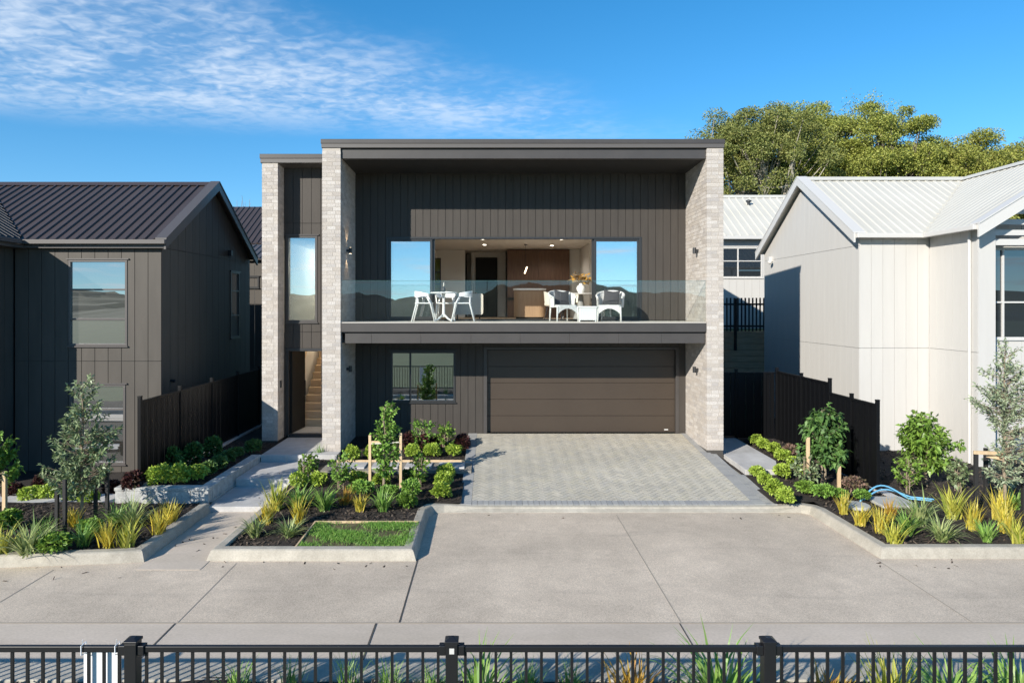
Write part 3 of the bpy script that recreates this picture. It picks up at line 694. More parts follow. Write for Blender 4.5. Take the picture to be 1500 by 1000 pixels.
g = MB(); g.box(-5.45, -5.36, YW+.2, 24.9, -.1, 4.9); g.box(-3.87, -3.81, YW+.2, 24.9, -.1, 4.9); g.box(-5.5, -3.8, 24.8, 24.9, -.1, 4.9); g.box(-5.5, -3.8, YW+.2, 19.2, 2.5, 2.56); g.box(-5.5, -3.8, YW+.2, 24.9, 4.9, 4.95)
g.build('hall_wall', m_room, house)
st = MB()
for k in range(15): st.box(-5.2, -3.86, 18.45+k*.235, 18.45+(k+1)*.235 if k < 14 else 24.7, -.03, -.03+(k+1)*.188)
st_o = st.build('staircase', m_oak, house)
g = MB()
for k in range(15): g.box(-5.2, -3.86, 18.42+k*.235, 18.45+(k)*.235, -.03+(k+1)*.188-.035, -.03+(k+1)*.188+.002)
g.build('stair_nosing', m_oak, st_o)
g = MB(); g.bar((-5.30, 18.3, .95), (-5.30, 22, .95+3.7*.8), .05, .06); g.build('handrail', m_oak, st_o)
lp = bpy.data.lights.new('hall_fill_light', 'POINT'); lp.energy = 75; lp.color = (1, .86, .68); lp.shadow_soft_size = .15  # added fill light that brightens the stairs, no fitting in the hall
o = bpy.data.objects.new('hall_fill_light', lp); C.objects.link(o); o.location = (-4.4, 20.5, 4.5)
# living room
RY = 23.2; RC = 5.12
g = MB(); g.box(-3.3, 5.1, YW+.2, 24.95, 2.70, 2.835); g.build('room_floor', m_floor, house)
g = MB(); g.box(-3.3, 5.1, YW+.2, 24.95, RC, RC+.08); g.build('room_ceiling', m_room, house)
g = MB(); g.box(-3.3, -3.2, YW+.2, 24.95, 2.8, RC); g.box(5.05, 5.15, YW+.2, 24.95, 2.8, RC)
g.box(-3.2, -2.0, RY, RY+.1, 2.83, RC); g.box(-1.72, -.9, RY, RY+.1, 2.83, RC); g.box(-2.0, -1.72, RY, RY+.1, 2.83, 3.4); g.box(-2.0, -1.72, RY, RY+.1, 4.85, RC)
g.box(-.9, 5.05, 24.85, 24.95, 2.83, RC)                      # far end of the passage
g.box(-.72, -.58, 24.2, 24.3, 2.83, RC); g.box(.22, .5, 24.2, 24.3, 2.83, RC); g.box(-.58, .22, 24.2, 24.3, 4.95, RC)
g.box(2.62, 3.1, RY-.3, RY+.1, 2.83, RC); g.box(2.95, 3.05, 20.6, RY-.3, 2.83, RC); g.box(3.05, 5.05, 20.6, 20.7, 2.83, RC)
g.build('room_wall', m_room, house)
g = MB(); g.box(-.56, .2, 24.25, 24.29, 2.83, 4.94); g.build('doorway_shade_sheet', m_dark, house)  # near-black sheet filling the opening, stands in for the shade of the passage
lw = MB(); ring(lw, wall_front(RY), -2.0, -1.72, 3.4, 4.85, .03, -.01, .06); lw.box(-1.99, -1.73, RY+.01, RY+.04, 3.95, 3.98); lw.box(-1.99, -1.73, RY+.01, RY+.04, 4.35, 4.38); lwo = lw.build('window', m_frame, house)
g = MB(); g.box(-1.98, -1.74, RY+.045, RY+.05, 3.42, 4.83); g.build('pane', GL('garden_glass', None, .05, dark=(.16, .2, .05)), lwo)
for x, y in ((-.25, 19.5), (-.22, 21.2), (2.0, 19.5), (1.9, 21.5)):
    g = MB(); g.lathe([(.05, 0), (.05, .006)], (x, y, RC-.008), 14); g.build('downlight', e_down, house)
for x, y in ((-.25, 19.5), (-.22, 21.2), (2.0, 19.5), (1.9, 21.5)):
    lp = bpy.data.lights.new('room_downlight', 'SPOT'); lp.energy = 32; lp.color = (1, .9, .78); lp.shadow_soft_size = .03; lp.spot_size = R(150); lp.spot_blend = .6
    o = bpy.data.objects.new('room_downlight', lp); C.objects.link(o); o.location = (x, y, RC-.02)
# ground-floor room behind the lower window
g = MB(); g.box(-3.4, -.5, 20.5, 20.6, -.05, 2.4); g.box(-3.4, -3.3, YW+.2, 20.5, -.05, 2.4); g.box(-.5, -.42, YW+.2, 20.5, -.05, 2.4); g.box(-3.4, -.5, YW+.2, 20.5, -.1, -.05); g.box(-3.4, -.5, YW+.2, 20.5, 2.4, 2.45)
g.build('study_wall', m_room, house)

# ------------------------------------------------------------------ furniture
FZ = 2.84
kc = thing('kitchen_cabinet', 'tall dark wood kitchen cabinets on the back wall of the living room', 'cabinet', (1.57, 22.9, FZ))
g = MB(); g.box(.53, 2.6, 22.75, 23.15, FZ, RC-.02); g.build('carcass', m_walnut, kc)
for k in range(4):
    g = MB(); g.box(.535+k*.517, .53+(k+1)*.517-.005, 22.72, 22.745, 3.55, RC-.03); g.build('cabinet_door', m_walnut, kc)
g = MB(); g.box(.53, 2.6, 22.715, 22.748, 3.42, 3.5); g.build('worktop', m_dark, kc)
isl = thing('kitchen_island', 'curved wood panelled kitchen island with pale stone top', 'kitchen island', (1.15, 20.6, FZ))
def roundrect(x0, x1, y0, y1, r, n=6):
    o = []
    for cx, cy, a0 in ((x1-r, y1-r, 0), (x0+r, y1-r, 90), (x0+r, y0+r, 180), (x1-r, y0+r, 270)):
        for k in range(n+1): t = R(a0+90*k/n); o.append((cx+r*math.cos(t), cy+r*math.sin(t)))
    return o
g = MB(); g.prism([(x, y, FZ+.05) for x, y in roundrect(.68, 1.62, 20.3, 21.0, .2)], (0, 0, .80)); g.build('body', m_island, isl)
g = MB(); g.prism([(x, y, FZ+.852) for x, y in roundrect(.66, 1.64, 20.28, 21.02, .2)], (0, 0, .05)); g.build('worktop', m_vase, isl)
g = MB(); g.prism([(x, y, FZ) for x, y in roundrect(.74, 1.56, 20.36, 20.94, .2)], (0, 0, .05)); g.build('plinth', m_dark, isl)
pl = thing('pendant_lamp', 'slim tilted lit pendant lamp hanging before the kitchen cabinets', 'pendant lamp', (1.05, 21, 4.2))
g = MB(); g.tube([(1.05, 21, 4.42), (1.05, 21, RC)], .006, 6); g.build('cord', m_black, pl)
g = MB(); g.tube([(1.02, 21, 4.22), (1.09, 21, 4.42)], .018, 8); g.build('tube', e_lamp, pl)
g = MB(); g.lathe([(.05, 0), (.05, .03)], (1.05, 21, RC-.03), 12); g.build('canopy', m_black, pl)
cs = thing('console_cabinet', 'white rounded console cabinet inside the open sliding door', 'cabinet', (-.55, 19, FZ))
g = MB(); g.prism([(x, 18.75, z) for x, z in roundrect(-1.05, -.23, FZ+.14, FZ+.72, .06)], (0, .42, 0)); g.build('body', m_cream, cs)
for x in (-.95, -.33):
    for y in (18.82, 19.1):
        g = MB(); g.tube([(x, y, FZ), (x, y, FZ+.14)], .012, 8); g.build('leg', m_black, cs)
bt = thing('candle_holder', 'thin black candlesticks standing on the white console', 'candle holder', (-.52, 18.9, FZ+.72))
for k in range(4):
    g = MB(); g.lathe([(.03, 0), (.03, .01), (.006, .02), (.006, .2+.03*k), (.012, .21+.03*k)], (-.62+k*.06, 18.9, FZ+.72), 10); g.build('candlestick', m_black, bt)
dt = thing('dining_table', 'round white dining table on grey cone pedestal behind the sliding door', 'table', (2.45, 18.75, FZ))
g = MB(); g.lathe([(.5, 0), (.52, .015), (.5, .03)], (2.45, 18.75, FZ+.69), 40); g.build('tabletop', m_vase, dt)
g = MB(); g.lathe([(.22, 0), (.1, .35), (.06, .69)], (2.45, 18.75, FZ), 24); g.build('pedestal', m_grey, dt)
def tub_chair(name, label, cat, loc, rz, sc=1):
    t = thing(name, label, cat)
    def shell(r, zb, u, v):
        a = R(-125+250*u); k = abs(math.cos(a/2)); return (r*math.sin(a), r*.92*math.cos(a), zb+v*(.30*k**1.2+.06))
    g = MB(); g.surf(lambda u, v: shell(.30+.03*v, .42, u, v), 28, 5); g.surf(lambda u, v: shell(.25+.03*v, .42, u, v), 28, 5)
    g.surf(lambda u, v: tuple(Vector(shell(.33, .42, u, 1)).lerp(Vector(shell(.28, .42, u, 1)), v)), 28, 1); g.build('backrest', m_cream, t, True)
    g = MB(); g.lathe([(.20, 0), (.28, .03), (.29, .08), (.24, .12)], (0, 0, .36), 28); g.build('seat', m_cream, t, True)
    for sx in (-1, 1):
        for sy in (-1, 1):
            g = MB(); g.tube([(sx*.25, sy*.24, 0), (sx*.17, sy*.17, .37)], [.011, .014], 8); g.build('leg', m_black, t)
    return place(t, loc, rz, sc)
tub_chair('dining_chair', 'cream upholstered dining chair between kitchen island and dining table, seen from the side', 'chair', (1.75, 18.9, FZ), R(75))
tub_chair('dining_chair', 'cream upholstered dining chair behind the dining table', 'chair', (2.25, 19.45, FZ), R(0))
tub_chair('dining_chair', 'cream upholstered dining chair right of the vase, partly behind the door frame', 'chair', (3.05, 19.1, FZ), R(-70))
tub_chair('lounge_chair', 'pale green lounge chair seen through the left sliding door glass', 'chair', (-2.6, 18.9, FZ), R(20), 1.05)
vs = MB(); vs.lathe([(.055, 0), (.075, .02), (.115, .10), (.125, .15), (.10, .20), (.05, .235), (.045, .26), (.055, .275)], (2.45, 18.7, FZ+.721), 28)
tag(vs.build('vase', m_vase, None, True), 'round white ceramic vase holding dried leaves on the dining table', 'vase')
fl = thing('dried_foliage', 'dried orange and brown leaves and flowers in the white vase', 'dried flowers', (2.45, 18.7, FZ+.98))
P = []; D_ = []
g = MB()
for k in range(26):
    a = rng.uniform(0, 6.28); e = rng.uniform(.35, 1.35); d = Vector((math.cos(a)*math.cos(e), math.sin(a)*math.cos(e), math.sin(e))); l = rng.uniform(.12, .34)
    b = Vector((2.45, 18.7, FZ+.97)); g.tube([b, b+d*l], .004, 4)
    for j in range(7):
        P.append(b+d*l*(.45+.09*j)); q = d+Vector(rng.normal(size=3))*.55; D_.append(q)
g.build('stem', m_darkbark, fl); leaves('leaf', P, D_, .13, .05, m_dried, fl, (2.45, 18.7, FZ+.98), .1)
# balcony: bistro set
def bistro_chair():
    t = thing('bistro_chair', '', 'chair', (0, 0, 0), 'white bistro chairs around the round balcony table')
    g = MB(); g.prism([(x, y, .43) for x, y in roundrect(-.20, .20, -.21, .21, .07)], (0, 0, .028)); g.build('seat', m_wf, t, bevel=.006)
    def band(r, u, v): a = R(-105+210*u); k = 1-.75*abs(2*u-1)**2.2; return (r*1.0*math.sin(a), -.02+r*.95*math.cos(a), .665-.02*abs(2*u-1)+(v-.5)*(.05+.10*k))
    g = MB(); g.surf(lambda u, v: band(.265, u, v), 26, 3); g.surf(lambda u, v: band(.24, u, v), 26, 3)
    for vv in (0, 1): g.surf(lambda u, v: tuple(Vector(band(.265, u, vv)).lerp(Vector(band(.24, u, vv)), v)), 26, 1)
    g.build('backrest', m_wf, t, True)
    for sx in (-1, 1):
        g = MB(); g.tube([(sx*.23, -.27, 0), (sx*.205, -.17, .43), (sx*.245, -.05, .65)], [.016, .02, .017], 10); g.build('leg', m_wf, t, True)
        g = MB(); g.tube([(sx*.22, .28, 0), (sx*.185, .17, .43), (sx*.15, .17, .66)], [.016, .02, .017], 10); g.build('leg', m_wf, t, True)
    return t
bc = bistro_chair(); BX, BY = -1.16, 16.55
for i, (x, y, rz, lb) in enumerate(((BX-.47, BY-.02, R(90), 'white bistro chair left of the round balcony table, its back to the brick pier'),
                                    (BX+.47, BY-.02, R(-90), 'white bistro chair right of the round balcony table, facing the left chair'),
                                    (BX+.02, BY+.46, R(0), 'white bistro chair behind the round balcony table, facing the street'))):
    o = bc if i == 0 else copy_tree(bc); place(o, (x, y, FZ), rz); o['label'] = lb
rt = thing('bistro_table', 'round white pedestal bistro table on the balcony', 'table', (BX, BY, FZ))
g = MB(); g.lathe([(.30, 0), (.325, .008), (.325, .02), (.31, .028)], (BX, BY, FZ+.68), 40); g.build('tabletop', m_wf, rt)
g = MB(); g.lathe([(.05, .1), (.035, .2), (.03, .55), (.05, .68)], (BX, BY, FZ), 18); g.build('pedestal', m_wf, rt, True)
for a in (45, 135, 225, 315):
    c, s = math.cos(R(a)), math.sin(R(a)); g = MB(); g.tube([(BX+.03*c, BY+.03*s, FZ+.16), (BX+.16*c, BY+.16*s, FZ+.07), (BX+.31*c, BY+.31*s, FZ+.014)], [.026, .022, .014], 8); g.build('foot', m_wf, rt, True)
tv = thing('table_vase', 'small dark vase with a pale candle on the round balcony table', 'vase', (BX, BY, FZ+.709))
g = MB(); g.lathe([(.03, 0), (.05, .04), (.045, .09), (.02, .12), (.022, .14)], (BX, BY, FZ+.709), 16); g.build('vase_body', m_black, tv, True)
g = MB(); g.tube([(BX, BY, FZ+.84), (BX+.005, BY, FZ+.95)], .012, 8); g.build('candle', m_cream, tv)
# wicker armchairs
def wicker_chair():
    t = thing('wicker_armchair', '', 'armchair', (0, 0, 0), 'white wicker armchairs at the balcony side table')
    def shell(r, u, v):
        a = R(-118+236*u); k = max(0, math.cos(a*.62)); top = .54+.20*k**1.5; rr = r+.04*v*k
        return (rr*math.sin(a)*1.02, .02+rr*.95*math.cos(a), .34+v*(top-.34))
    g = MB(); g.surf(lambda u, v: shell(.31, u, v), 30, 6); g.surf(lambda u, v: shell(.285, u, v), 30, 6); g.build('backrest', m_wicker, t, True)
    g = MB(); g.tube([Vector(shell(.30, k/40, 1)) for k in range(41)], .024, 10); g.build('armrest', m_wicker, t, True)
    g = MB(); g.prism([(x, y, .34) for x, y in roundrect(-.27, .27, -.27, .26, .08)], (0, 0, .06)); g.build('seat', m_wicker, t, bevel=.015)
    n = 16; arch = [(-.27, .345), (-.27, .18)]+[(-.24+.48*k/n, .19+.125*math.sin(math.pi*k/n)**.8) for k in range(n+1)]+[(.27, .18), (.27, .345)]
    g = MB(); 
    for k in range(n):
        xa, xb = -.24+.48*k/n, -.24+.48*(k+1)/n; za, zb = .19+.125*math.sin(math.pi*k/n)**.8, .19+.125*math.sin(math.pi*(k+1)/n)**.8
        g.prism([(xa, -.285, za), (xb, -.285, zb), (xb, -.285, .345), (xa, -.285, .345)], (0, .02, 0))
    g.build('apron', m_wicker, t)
    for x, y in ((-.26, -.27), (.26, -.27), (-.22, .24), (.22, .24)):
        g = MB(); g.tube([(x*1.06, y*1.08, 0), (x, y, .36)], [.017, .022], 10); g.build('leg', m_wicker, t, True)
    return t
wc = wicker_chair()
place(wc, (1.72, 16.45, FZ), R(18)); wc['label'] = 'white wicker tub armchair left of the small white side table, dark cushion inside'
w2 = copy_tree(wc); place(w2, (2.86, 16.45, FZ), R(-14)); w2['label'] = 'white wicker tub armchair right of the small white side table, near the right door glass'
def cushion(label, x, y, rz):
    g = MB()
    for sg in (1, -1):
        g.surf(lambda u, v: ((u-.5)*.40*(1-.10*math.sin(math.pi*v)), sg*.055*(math.sin(math.pi*u)*math.sin(math.pi*v))**.5, .02+(v)*.38*(1-.0*u)-.05*math.sin(math.pi*u)*(v)), 14, 14)
    o = g.build('cushion', m_cushion, None, True, loc=(0, 0, 0)); tag(o, label, 'cushion', 'dark cushions on the wicker armchairs'); o.location = (x, y, FZ+.385); o.rotation_euler = (R(-14), R(5), rz)
cushion('dark grey cushion in the wicker armchair left of the side table', 1.70, 16.47, R(18)); cushion('dark grey cushion in the wicker armchair right of the side table', 2.87, 16.47, R(-14))
stb = thing('side_table', 'low white square side table between the two wicker armchairs', 'table', (2.29, 16.4, FZ))
g = MB(); g.box(2.07, 2.51, 16.2, 16.6, FZ+.33, FZ+.37); g.build('tabletop', m_wf, stb, bevel=.006)
g = MB()
for k in range(9): g.box(2.09+k*.0455, 2.09+k*.0455+.040, 16.215, 16.235, FZ+.04, FZ+.33)
g.box(2.085, 2.495, 16.24, 16.585, FZ+.04, FZ+.329); g.build('body', m_wf, stb)
for x in (2.1, 2.48):
    for y in (16.25, 16.56):
        g = MB(); g.tube([(x, y, FZ), (x, y, FZ+.05)], .014, 8); g.build('foot', m_wf, stb)
cu = MB(); cu.surf(lambda u, v: (3.42+.26*u, 17.75+.03*math.sin(u*40), FZ+.02+v*2.2), 40, 2)
tag(cu.build('curtain', m_vase, None, True), 'white curtain hanging behind the right sliding door glass', 'curtain')
# ------------------------------------------------------------------ dark neighbour house (left)
lh = thing('house', 'dark taupe gable house with ribbed dark metal roof beside the black fence', 'house', (-10.5, 16, -.5))
LX, LF0, LB, LE, LR, LRY = -7.4, 15.3, 20.9, 4.67, 6.45, 18.1
cl = MB()
fF = wall_front(LF0); hol = [(-9.48, -8.16, 2.32, 4.25), (-9.45, -8.2, -.33, 1.46)]
boards(cl, fF, -10.68, LX, -.55, 4.66, .305, .012, holes=hol, hjoints=(1.98,))
fS = wall_side(LX, -1); sl_ = (LR-LE)/(LRY-15.15)
holS = [(19.35, 20.05, 2.3, 4.2)]
boards(cl, fS, LF0+.02, LB, -.55, 5, .40, .012, holes=holS, hjoints=(4.52,), top=lambda u: LR-.12-abs(u-LRY)*sl_)
fW = wall_side(-10.7, -1)
boards(cl, fW, 13.6, 15.28, -.55, 4.66, .305, .012)
boards(cl, wall_front(13.6), -16, -10.72, -.55, 5, .305, .012, top=lambda u: LR-.1-abs(u+13.35)*sl_)
cl.build('cladding', m_leftclad, lh)
g = MB(); g.box(-10.70, -10.40, 13.36, 15.30, 4.50, 4.58); g.box(-10.4, -7.28, 15.15, 15.298, 4.50, 4.56); g.build('soffit', m_lefttrim, lh)
bk = MB(); holes_box(bk, fF, -10.7, LX-.05, -.6, 4.62, .022, .15, hol); holes_box(bk, fS, LF0+.1, LB, -.6, 4.6, .022, .15, holS); bk.box(-16, -10.75, 13.63, 21, -.6, 4.6); bk.box(-16, LX-.1, 20.8, 20.9, -.6, 4.6)
bk.build('wall', m_frame, lh)
rf = MB()
roof(rf, [(-10.4, 15.15, LE), (-7.25, 15.15, LE), (-7.25, LRY, LR), (-13.35, LRY, LR)], (0, 1, 0))
roof(rf, [(-10.4, 13.35, LE), (-10.4, 15.15, LE), (-13.35, LRY, LR), (-13.35, 13.35, LR)], (-1, 0, 0), spacing=.2, h=.04)
roof(rf, [(-16.3, 13.35, LE), (-16.3, 21.05, LE), (-13.35, LRY, LR), (-13.35, 13.35, LR)], (1, 0, 0))
roof(rf, [(-16.3, 21.05, LE), (-7.25, 21.05, LE), (-7.25, LRY, LR), (-13.35, LRY, LR)], (0, -1, 0))
ro = rf.build('roof', m_darkroof, lh)
g = MB(); g.prism([(-13.4, LRY-.16, LR-.06), (-13.4, LRY, LR+.055), (-13.4, LRY+.16, LR-.06), (-13.4, LRY, LR-.02)], (6.16, 0, 0))
g.prism([(-13.51, 13.35, LR-.06), (-13.35, 13.35, LR+.055), (-13.19, 13.35, LR-.06), (-13.35, 13.35, LR-.02)], (0, 4.7, 0)); g.build('ridge_cap', m_darkroof, ro)
for s_ in (1, -1):      # barge boards and cap on the gable end
    g = MB()
    ye = LRY-s_*2.98; d = Vector((0, s_*2.98, LR-LE+.02)); o0 = Vector((-7.26, ye, LE-.20))
    g.prism([o0, o0+Vector((.045, 0, 0)), o0+Vector((.045, 0, .22)), o0+Vector((0, 0, .22))], d)
    o0 = Vector((-7.45, ye, LE+.022)); g.prism([o0, o0+Vector((.25, 0, 0)), o0+Vector((.25, 0, .03)), o0+Vector((0, 0, .03))], d); g.build('barge_board', m_lefttrim, ro)
g = MB(); g.box(-10.35, -7.2, 15.03, 15.145, LE-.09, LE+.01); g.box(-10.395, -10.3, 13.35, 15.0, LE-.09, LE+.01); g.box(-10.35, -7.23, 15.16, 15.19, LE-.16, LE-.03); g.build('gutter', m_lefttrim, ro, bevel=.01)
wo = window(lh, fF, -9.48, -8.16, 2.32, 4.25, m_lefttrim, g_left, bars_z=(3.58, 2.92))
window(lh, fF, -9.45, -8.2, -.33, 1.46, m_lefttrim, g_left, bars_z=(.9,))
window(lh, fS, 19.35, 20.05, 2.3, 4.2, m_frame, g_side, bars_z=(2.95, 3.65))
g = MB(); g.box(LX, LX+.1, 19.15, 19.27, 4.62, 4.78); g.build('wall_vent', m_black, lh, bevel=.01)
g = MB(); g.tube([(LX, 15.75, 1.5), (LX+.1, 15.75, 1.48)], .035, 10); g.build('wall_light', m_black, lh)
rr = thing('house', 'rear dark roofed house showing between the gable house and the brick pier', 'house', (-11, 26, -.5))
g = MB(); roof(g, [(-17, 25.4, 5.55), (-8.4, 25.4, 5.55), (-8.4, 28.4, 7.35), (-17, 28.4, 7.35)], (0, 1, 0)); roof(g, [(-17, 31.4, 5.55), (-8.4, 31.4, 5.55), (-8.4, 28.4, 7.35), (-17, 28.4, 7.35)], (0, -1, 0)); g.build('roof', m_darkroof, rr)
g = MB(); roof(g, [(-9.5, 23.6, 4.85), (-7.2, 23.6, 4.85), (-7.2, 25.3, 5.5), (-9.5, 25.3, 5.5)], (0, 1, 0)); g.build('lean_to_roof', m_lefttrim, rr)
g = MB(); boards(g, wall_front(25.6), -16.8, -8.6, -.6, 5.5, .3, .012); boards(g, wall_front(23.8), -9.4, -7.4, -.6, 4.8, .3, .012); g.build('cladding', m_leftclad, rr)
window(rr, wall_front(23.78), -8.55, -8.1, 3.85, 4.25, m_frame, g_side)
# ------------------------------------------------------------------ white neighbour house (right)
rh = thing('house', 'white gable house with white ribbed metal roof and clad walls', 'house', (12, 17, -.38))
RX, RF, RB, RE, RR, RRY = 9.15, 17.0, 22.9, 4.99, 6.93, 19.95; WXw, WYf = 10.9, 15.3
sl2 = (RR-RE)/(RRY-16.85)
cl = MB(); fF2 = wall_front(RF); fS2 = wall_side(RX, 1)
boards(cl, fF2, RX+.02, WXw, -.42, RE-.02, .30, .006, hjoints=(2.17,))
boards(cl, fS2, RF, RB, -.42, 5, .30, .006, hjoints=(2.17, 4.72), top=lambda u: RR-.14-abs(u-RRY)*sl2)
fW2 = wall_side(WXw, 1)
boards(cl, fW2, WYf, RF-.02, -.42, RE-.02, .30, .006, hjoints=(2.17,))
boards(cl, wall_front(WYf), WXw+.02, 11.30, -.42, 5.0, .30, .006)
boards(cl, wall_front(WYf+.42), 11.3, 16.4, -.42, 5.2, .30, .006, holes=[(11.42, 13.6, 2.45, 4.55)])
cl.build('cladding', m_white, rh)
bk = MB(); bk.box(RX+.022, WXw+.1, RF+.022, RB, -.42, 4.9); bk.box(WXw+.022, 11.28, WYf+.022, RB, -.42, 4.9); holes_box(bk, wall_front(WYf+.42), 11.28, 16.4, -.42, 4.9, .022, .08, [(11.42, 13.6, 2.45, 4.55)]); bk.build('wall', m_whitetrim, rh)
rf = MB(); WRX = 13.8; WEX = 10.68
roof(rf, [(RX-.2, 16.85, RE), (WEX, 16.85, RE), (WRX, RRY, RR), (RX-.2, RRY, RR)], (0, 1, 0), spacing=.235, h=.015, wb=.12)
roof(rf, [(WEX, 14.95, RE), (WEX, 16.85, RE), (WRX, RRY, RR), (WRX, 14.95, RR)], (1, 0, 0), spacing=.235, h=.010, wb=.11)
roof(rf, [(16.92, 14.95, RE), (16.92, 16.85, RE), (WRX, RRY, RR), (WRX, 14.95, RR)], (-1, 0, 0), spacing=.2)
roof(rf, [(RX-.2, 23.05, RE), (WRX+3, 23.05, RE), (WRX, RRY, RR), (RX-.2, RRY, RR)], (0, -1, 0), spacing=.2)
ro = rf.build('roof', m_whiteroof, rh)
g = MB(); g.prism([(RX-.2, RRY-.18, RR-.07), (RX-.2, RRY, RR+.06), (RX-.2, RRY+.18, RR-.07), (RX-.2, RRY, RR-.02)], (4.85, 0, 0))
g.prism([(WRX-.18, 14.95, RR-.07), (WRX, 14.95, RR+.06), (WRX+.18, 14.95, RR-.07), (WRX, 14.95, RR-.02)], (0, 5, 0)); g.build('ridge_cap', m_whiteroof, ro)
for s_ in (1, -1):
    g = MB(); ye = RRY-s_*3.14; d = Vector((0, s_*3.14, RR-RE+.02)); o0 = Vector((RX-.23, ye, RE-.21))
    g.prism([o0, o0+Vector((.045, 0, 0)), o0+Vector((.045, 0, .23)), o0+Vector((0, 0, .23))], d)
    o0 = Vector((RX-.24, ye, RE+.022)); g.prism([o0, o0+Vector((.30, 0, 0)), o0+Vector((.30, 0, .03)), o0+Vector((0, 0, .03))], d); g.build('barge_board', m_whitetrim, ro)
for s_ in (1, -1):
    g = MB(); xe = WRX-s_*3.16; d = Vector((s_*3.16, 0, RR-RE+.02)); o0 = Vector((xe, 14.90, RE-.27))
    g.prism([o0, o0+Vector((0, .05, 0)), o0+Vector((0, .05, .29)), o0+Vector((0, 0, .29))], d)
    o0 = Vector((xe, 14.88, RE+.022)); g.prism([o0, o0+Vector((0, .30, 0)), o0+Vector((0, .30, .03)), o0+Vector((0, 0, .03))], d); g.build('barge_board', m_whitetrim, ro)
g = MB(); g.box(RX-.18, WEX+.0, 16.72, 16.84, RE-.10, RE+.01); g.box(WEX-.12, WEX-.01, 14.97, 16.7, RE-.10, RE+.01); g.build('gutter', m_whitetrim, ro, bevel=.012)
g = MB(); g.tube([(WXw-.05, 15.5, RE-.1), (WXw-.05, 15.5, -.35)], .035, 10); g.build('downpipe', m_whitetrim, rh)
g = MB()
for k in range(5):
    z = 4.80+k*.24; hw = (RR-z)/((RR-RE)/3.12)-.30
    if hw > .1: g.box(max(11.31, WRX-hw), WRX+hw, WYf+.02, WYf+.07, z, z+.12)
g.build('gable_slat', m_whitetrim, rh)
g = MB(); g.box(11.32, 16.3, WYf+.05, WYf+.1, 4.58, 4.72); g.build('lintel', m_whitetrim, rh)
window(rh, wall_front(WYf+.42), 11.42, 13.6, 2.45, 4.55, m_whitetrim, g_white, bars_u=(11.78,), bars_z=(3.3,))
g = MB(); g.box(RX-.12, RX, 22.2, 22.34, 4.66, 4.82); g.lathe([(.05, 0), (.07, .06), (.05, .1)], (RX-.14, 22.1, 4.58), 12); g.build('security_light', m_whitetrim, rh, bevel=.01)
# rear white house, terrace, picket fence, sleeper wall
sheet('terrace', m_lawn, 5.5, 90, 25.3, 90, lambda x, y: 2.2+min(1.4, max(0, y-26)*.12), 2.0, label='raised ground behind the timber retaining wall')
rw = thing('house', 'rear white house with low ribbed roof above the timber retaining wall', 'house', (11, 28, 2.3))
g = MB(); roof(g, [(7.5, 26.7, 5.95), (17, 26.7, 5.95), (17, 30, 8.03), (7.5, 30, 8.03)], (0, 1, 0), spacing=.3, h=.035, wb=.08); roof(g, [(7.5, 33.3, 5.95), (17, 33.3, 5.95), (17, 30, 8.03), (7.5, 30, 8.03)], (0, -1, 0), spacing=.3); ro = g.build('roof', m_whiteroof, rw)
g = MB(); g.prism([(7.5, 29.82, 7.95), (7.5, 30, 8.10), (7.5, 30.18, 7.95)], (9.5, 0, 0)); g.build('ridge_cap', m_whiteroof, ro)
g = MB(); g.box(7.5, 17, 26.58, 26.69, 5.83, 5.96); g.build('gutter', m_whitetrim, ro, bevel=.01)
g = MB(); g.tube([(11.0, 29.2, 7.5), (11.0, 29.2, 7.68)], .06, 12); g.lathe([(.12, 0), (.12, .05), (.03, .09)], (11.0, 29.2, 7.68), 14); g.build('roof_vent', m_frame, ro)
g = MB(); boards(g, wall_front(27), 7.6, 16.9, 2.2, 5.9, .3, .006, holes=[(8.2, 10.72, 4.33, 5.55)]); g.build('cladding', m_white, rw)
g = MB(); g.box(7.62, 16.8, 27.08, 33, 2.2, 5.85); g.build('wall', m_whitetrim, rw)
window(rw, wall_front(27), 8.2, 10.72, 4.33, 5.55, m_whitetrim, g_white, bars_u=(9.75,), bars_z=(5.0,), fw=.06)
g = MB()
for k in range(12): g.box(5.4, 16, 25.0+.012*(11-k), 25.2, -.4+k*.225, -.4+k*.225+.215)
tag(g.build('timber_retaining_wall', m_sleeper, None, bevel=.01), 'old timber sleeper retaining wall below the black picket fence', 'retaining wall')
pf = thing('picket_fence', 'black picket fence on the terrace behind the white house', 'fence', (10, 25.1, 2.3))
g = MB(); x = 5.6
while x < 15: g.box(x, x+.055, 24.93, 24.95, 2.30, 3.52); x += .135
g.build('picket_panel', m_blackfence, pf)
for z in (2.45, 3.25): g = MB(); g.box(5.6, 15, 24.955, 24.99, z, z+.07); g.build('rail', m_blackfence, pf)
for x in (6.5, 8.85, 10.2, 12.6, 15):
    g = MB(); g.box(x, x+.09, 24.86, 24.925, 1.6, 3.5); g.build('post', m_blackfence, pf)
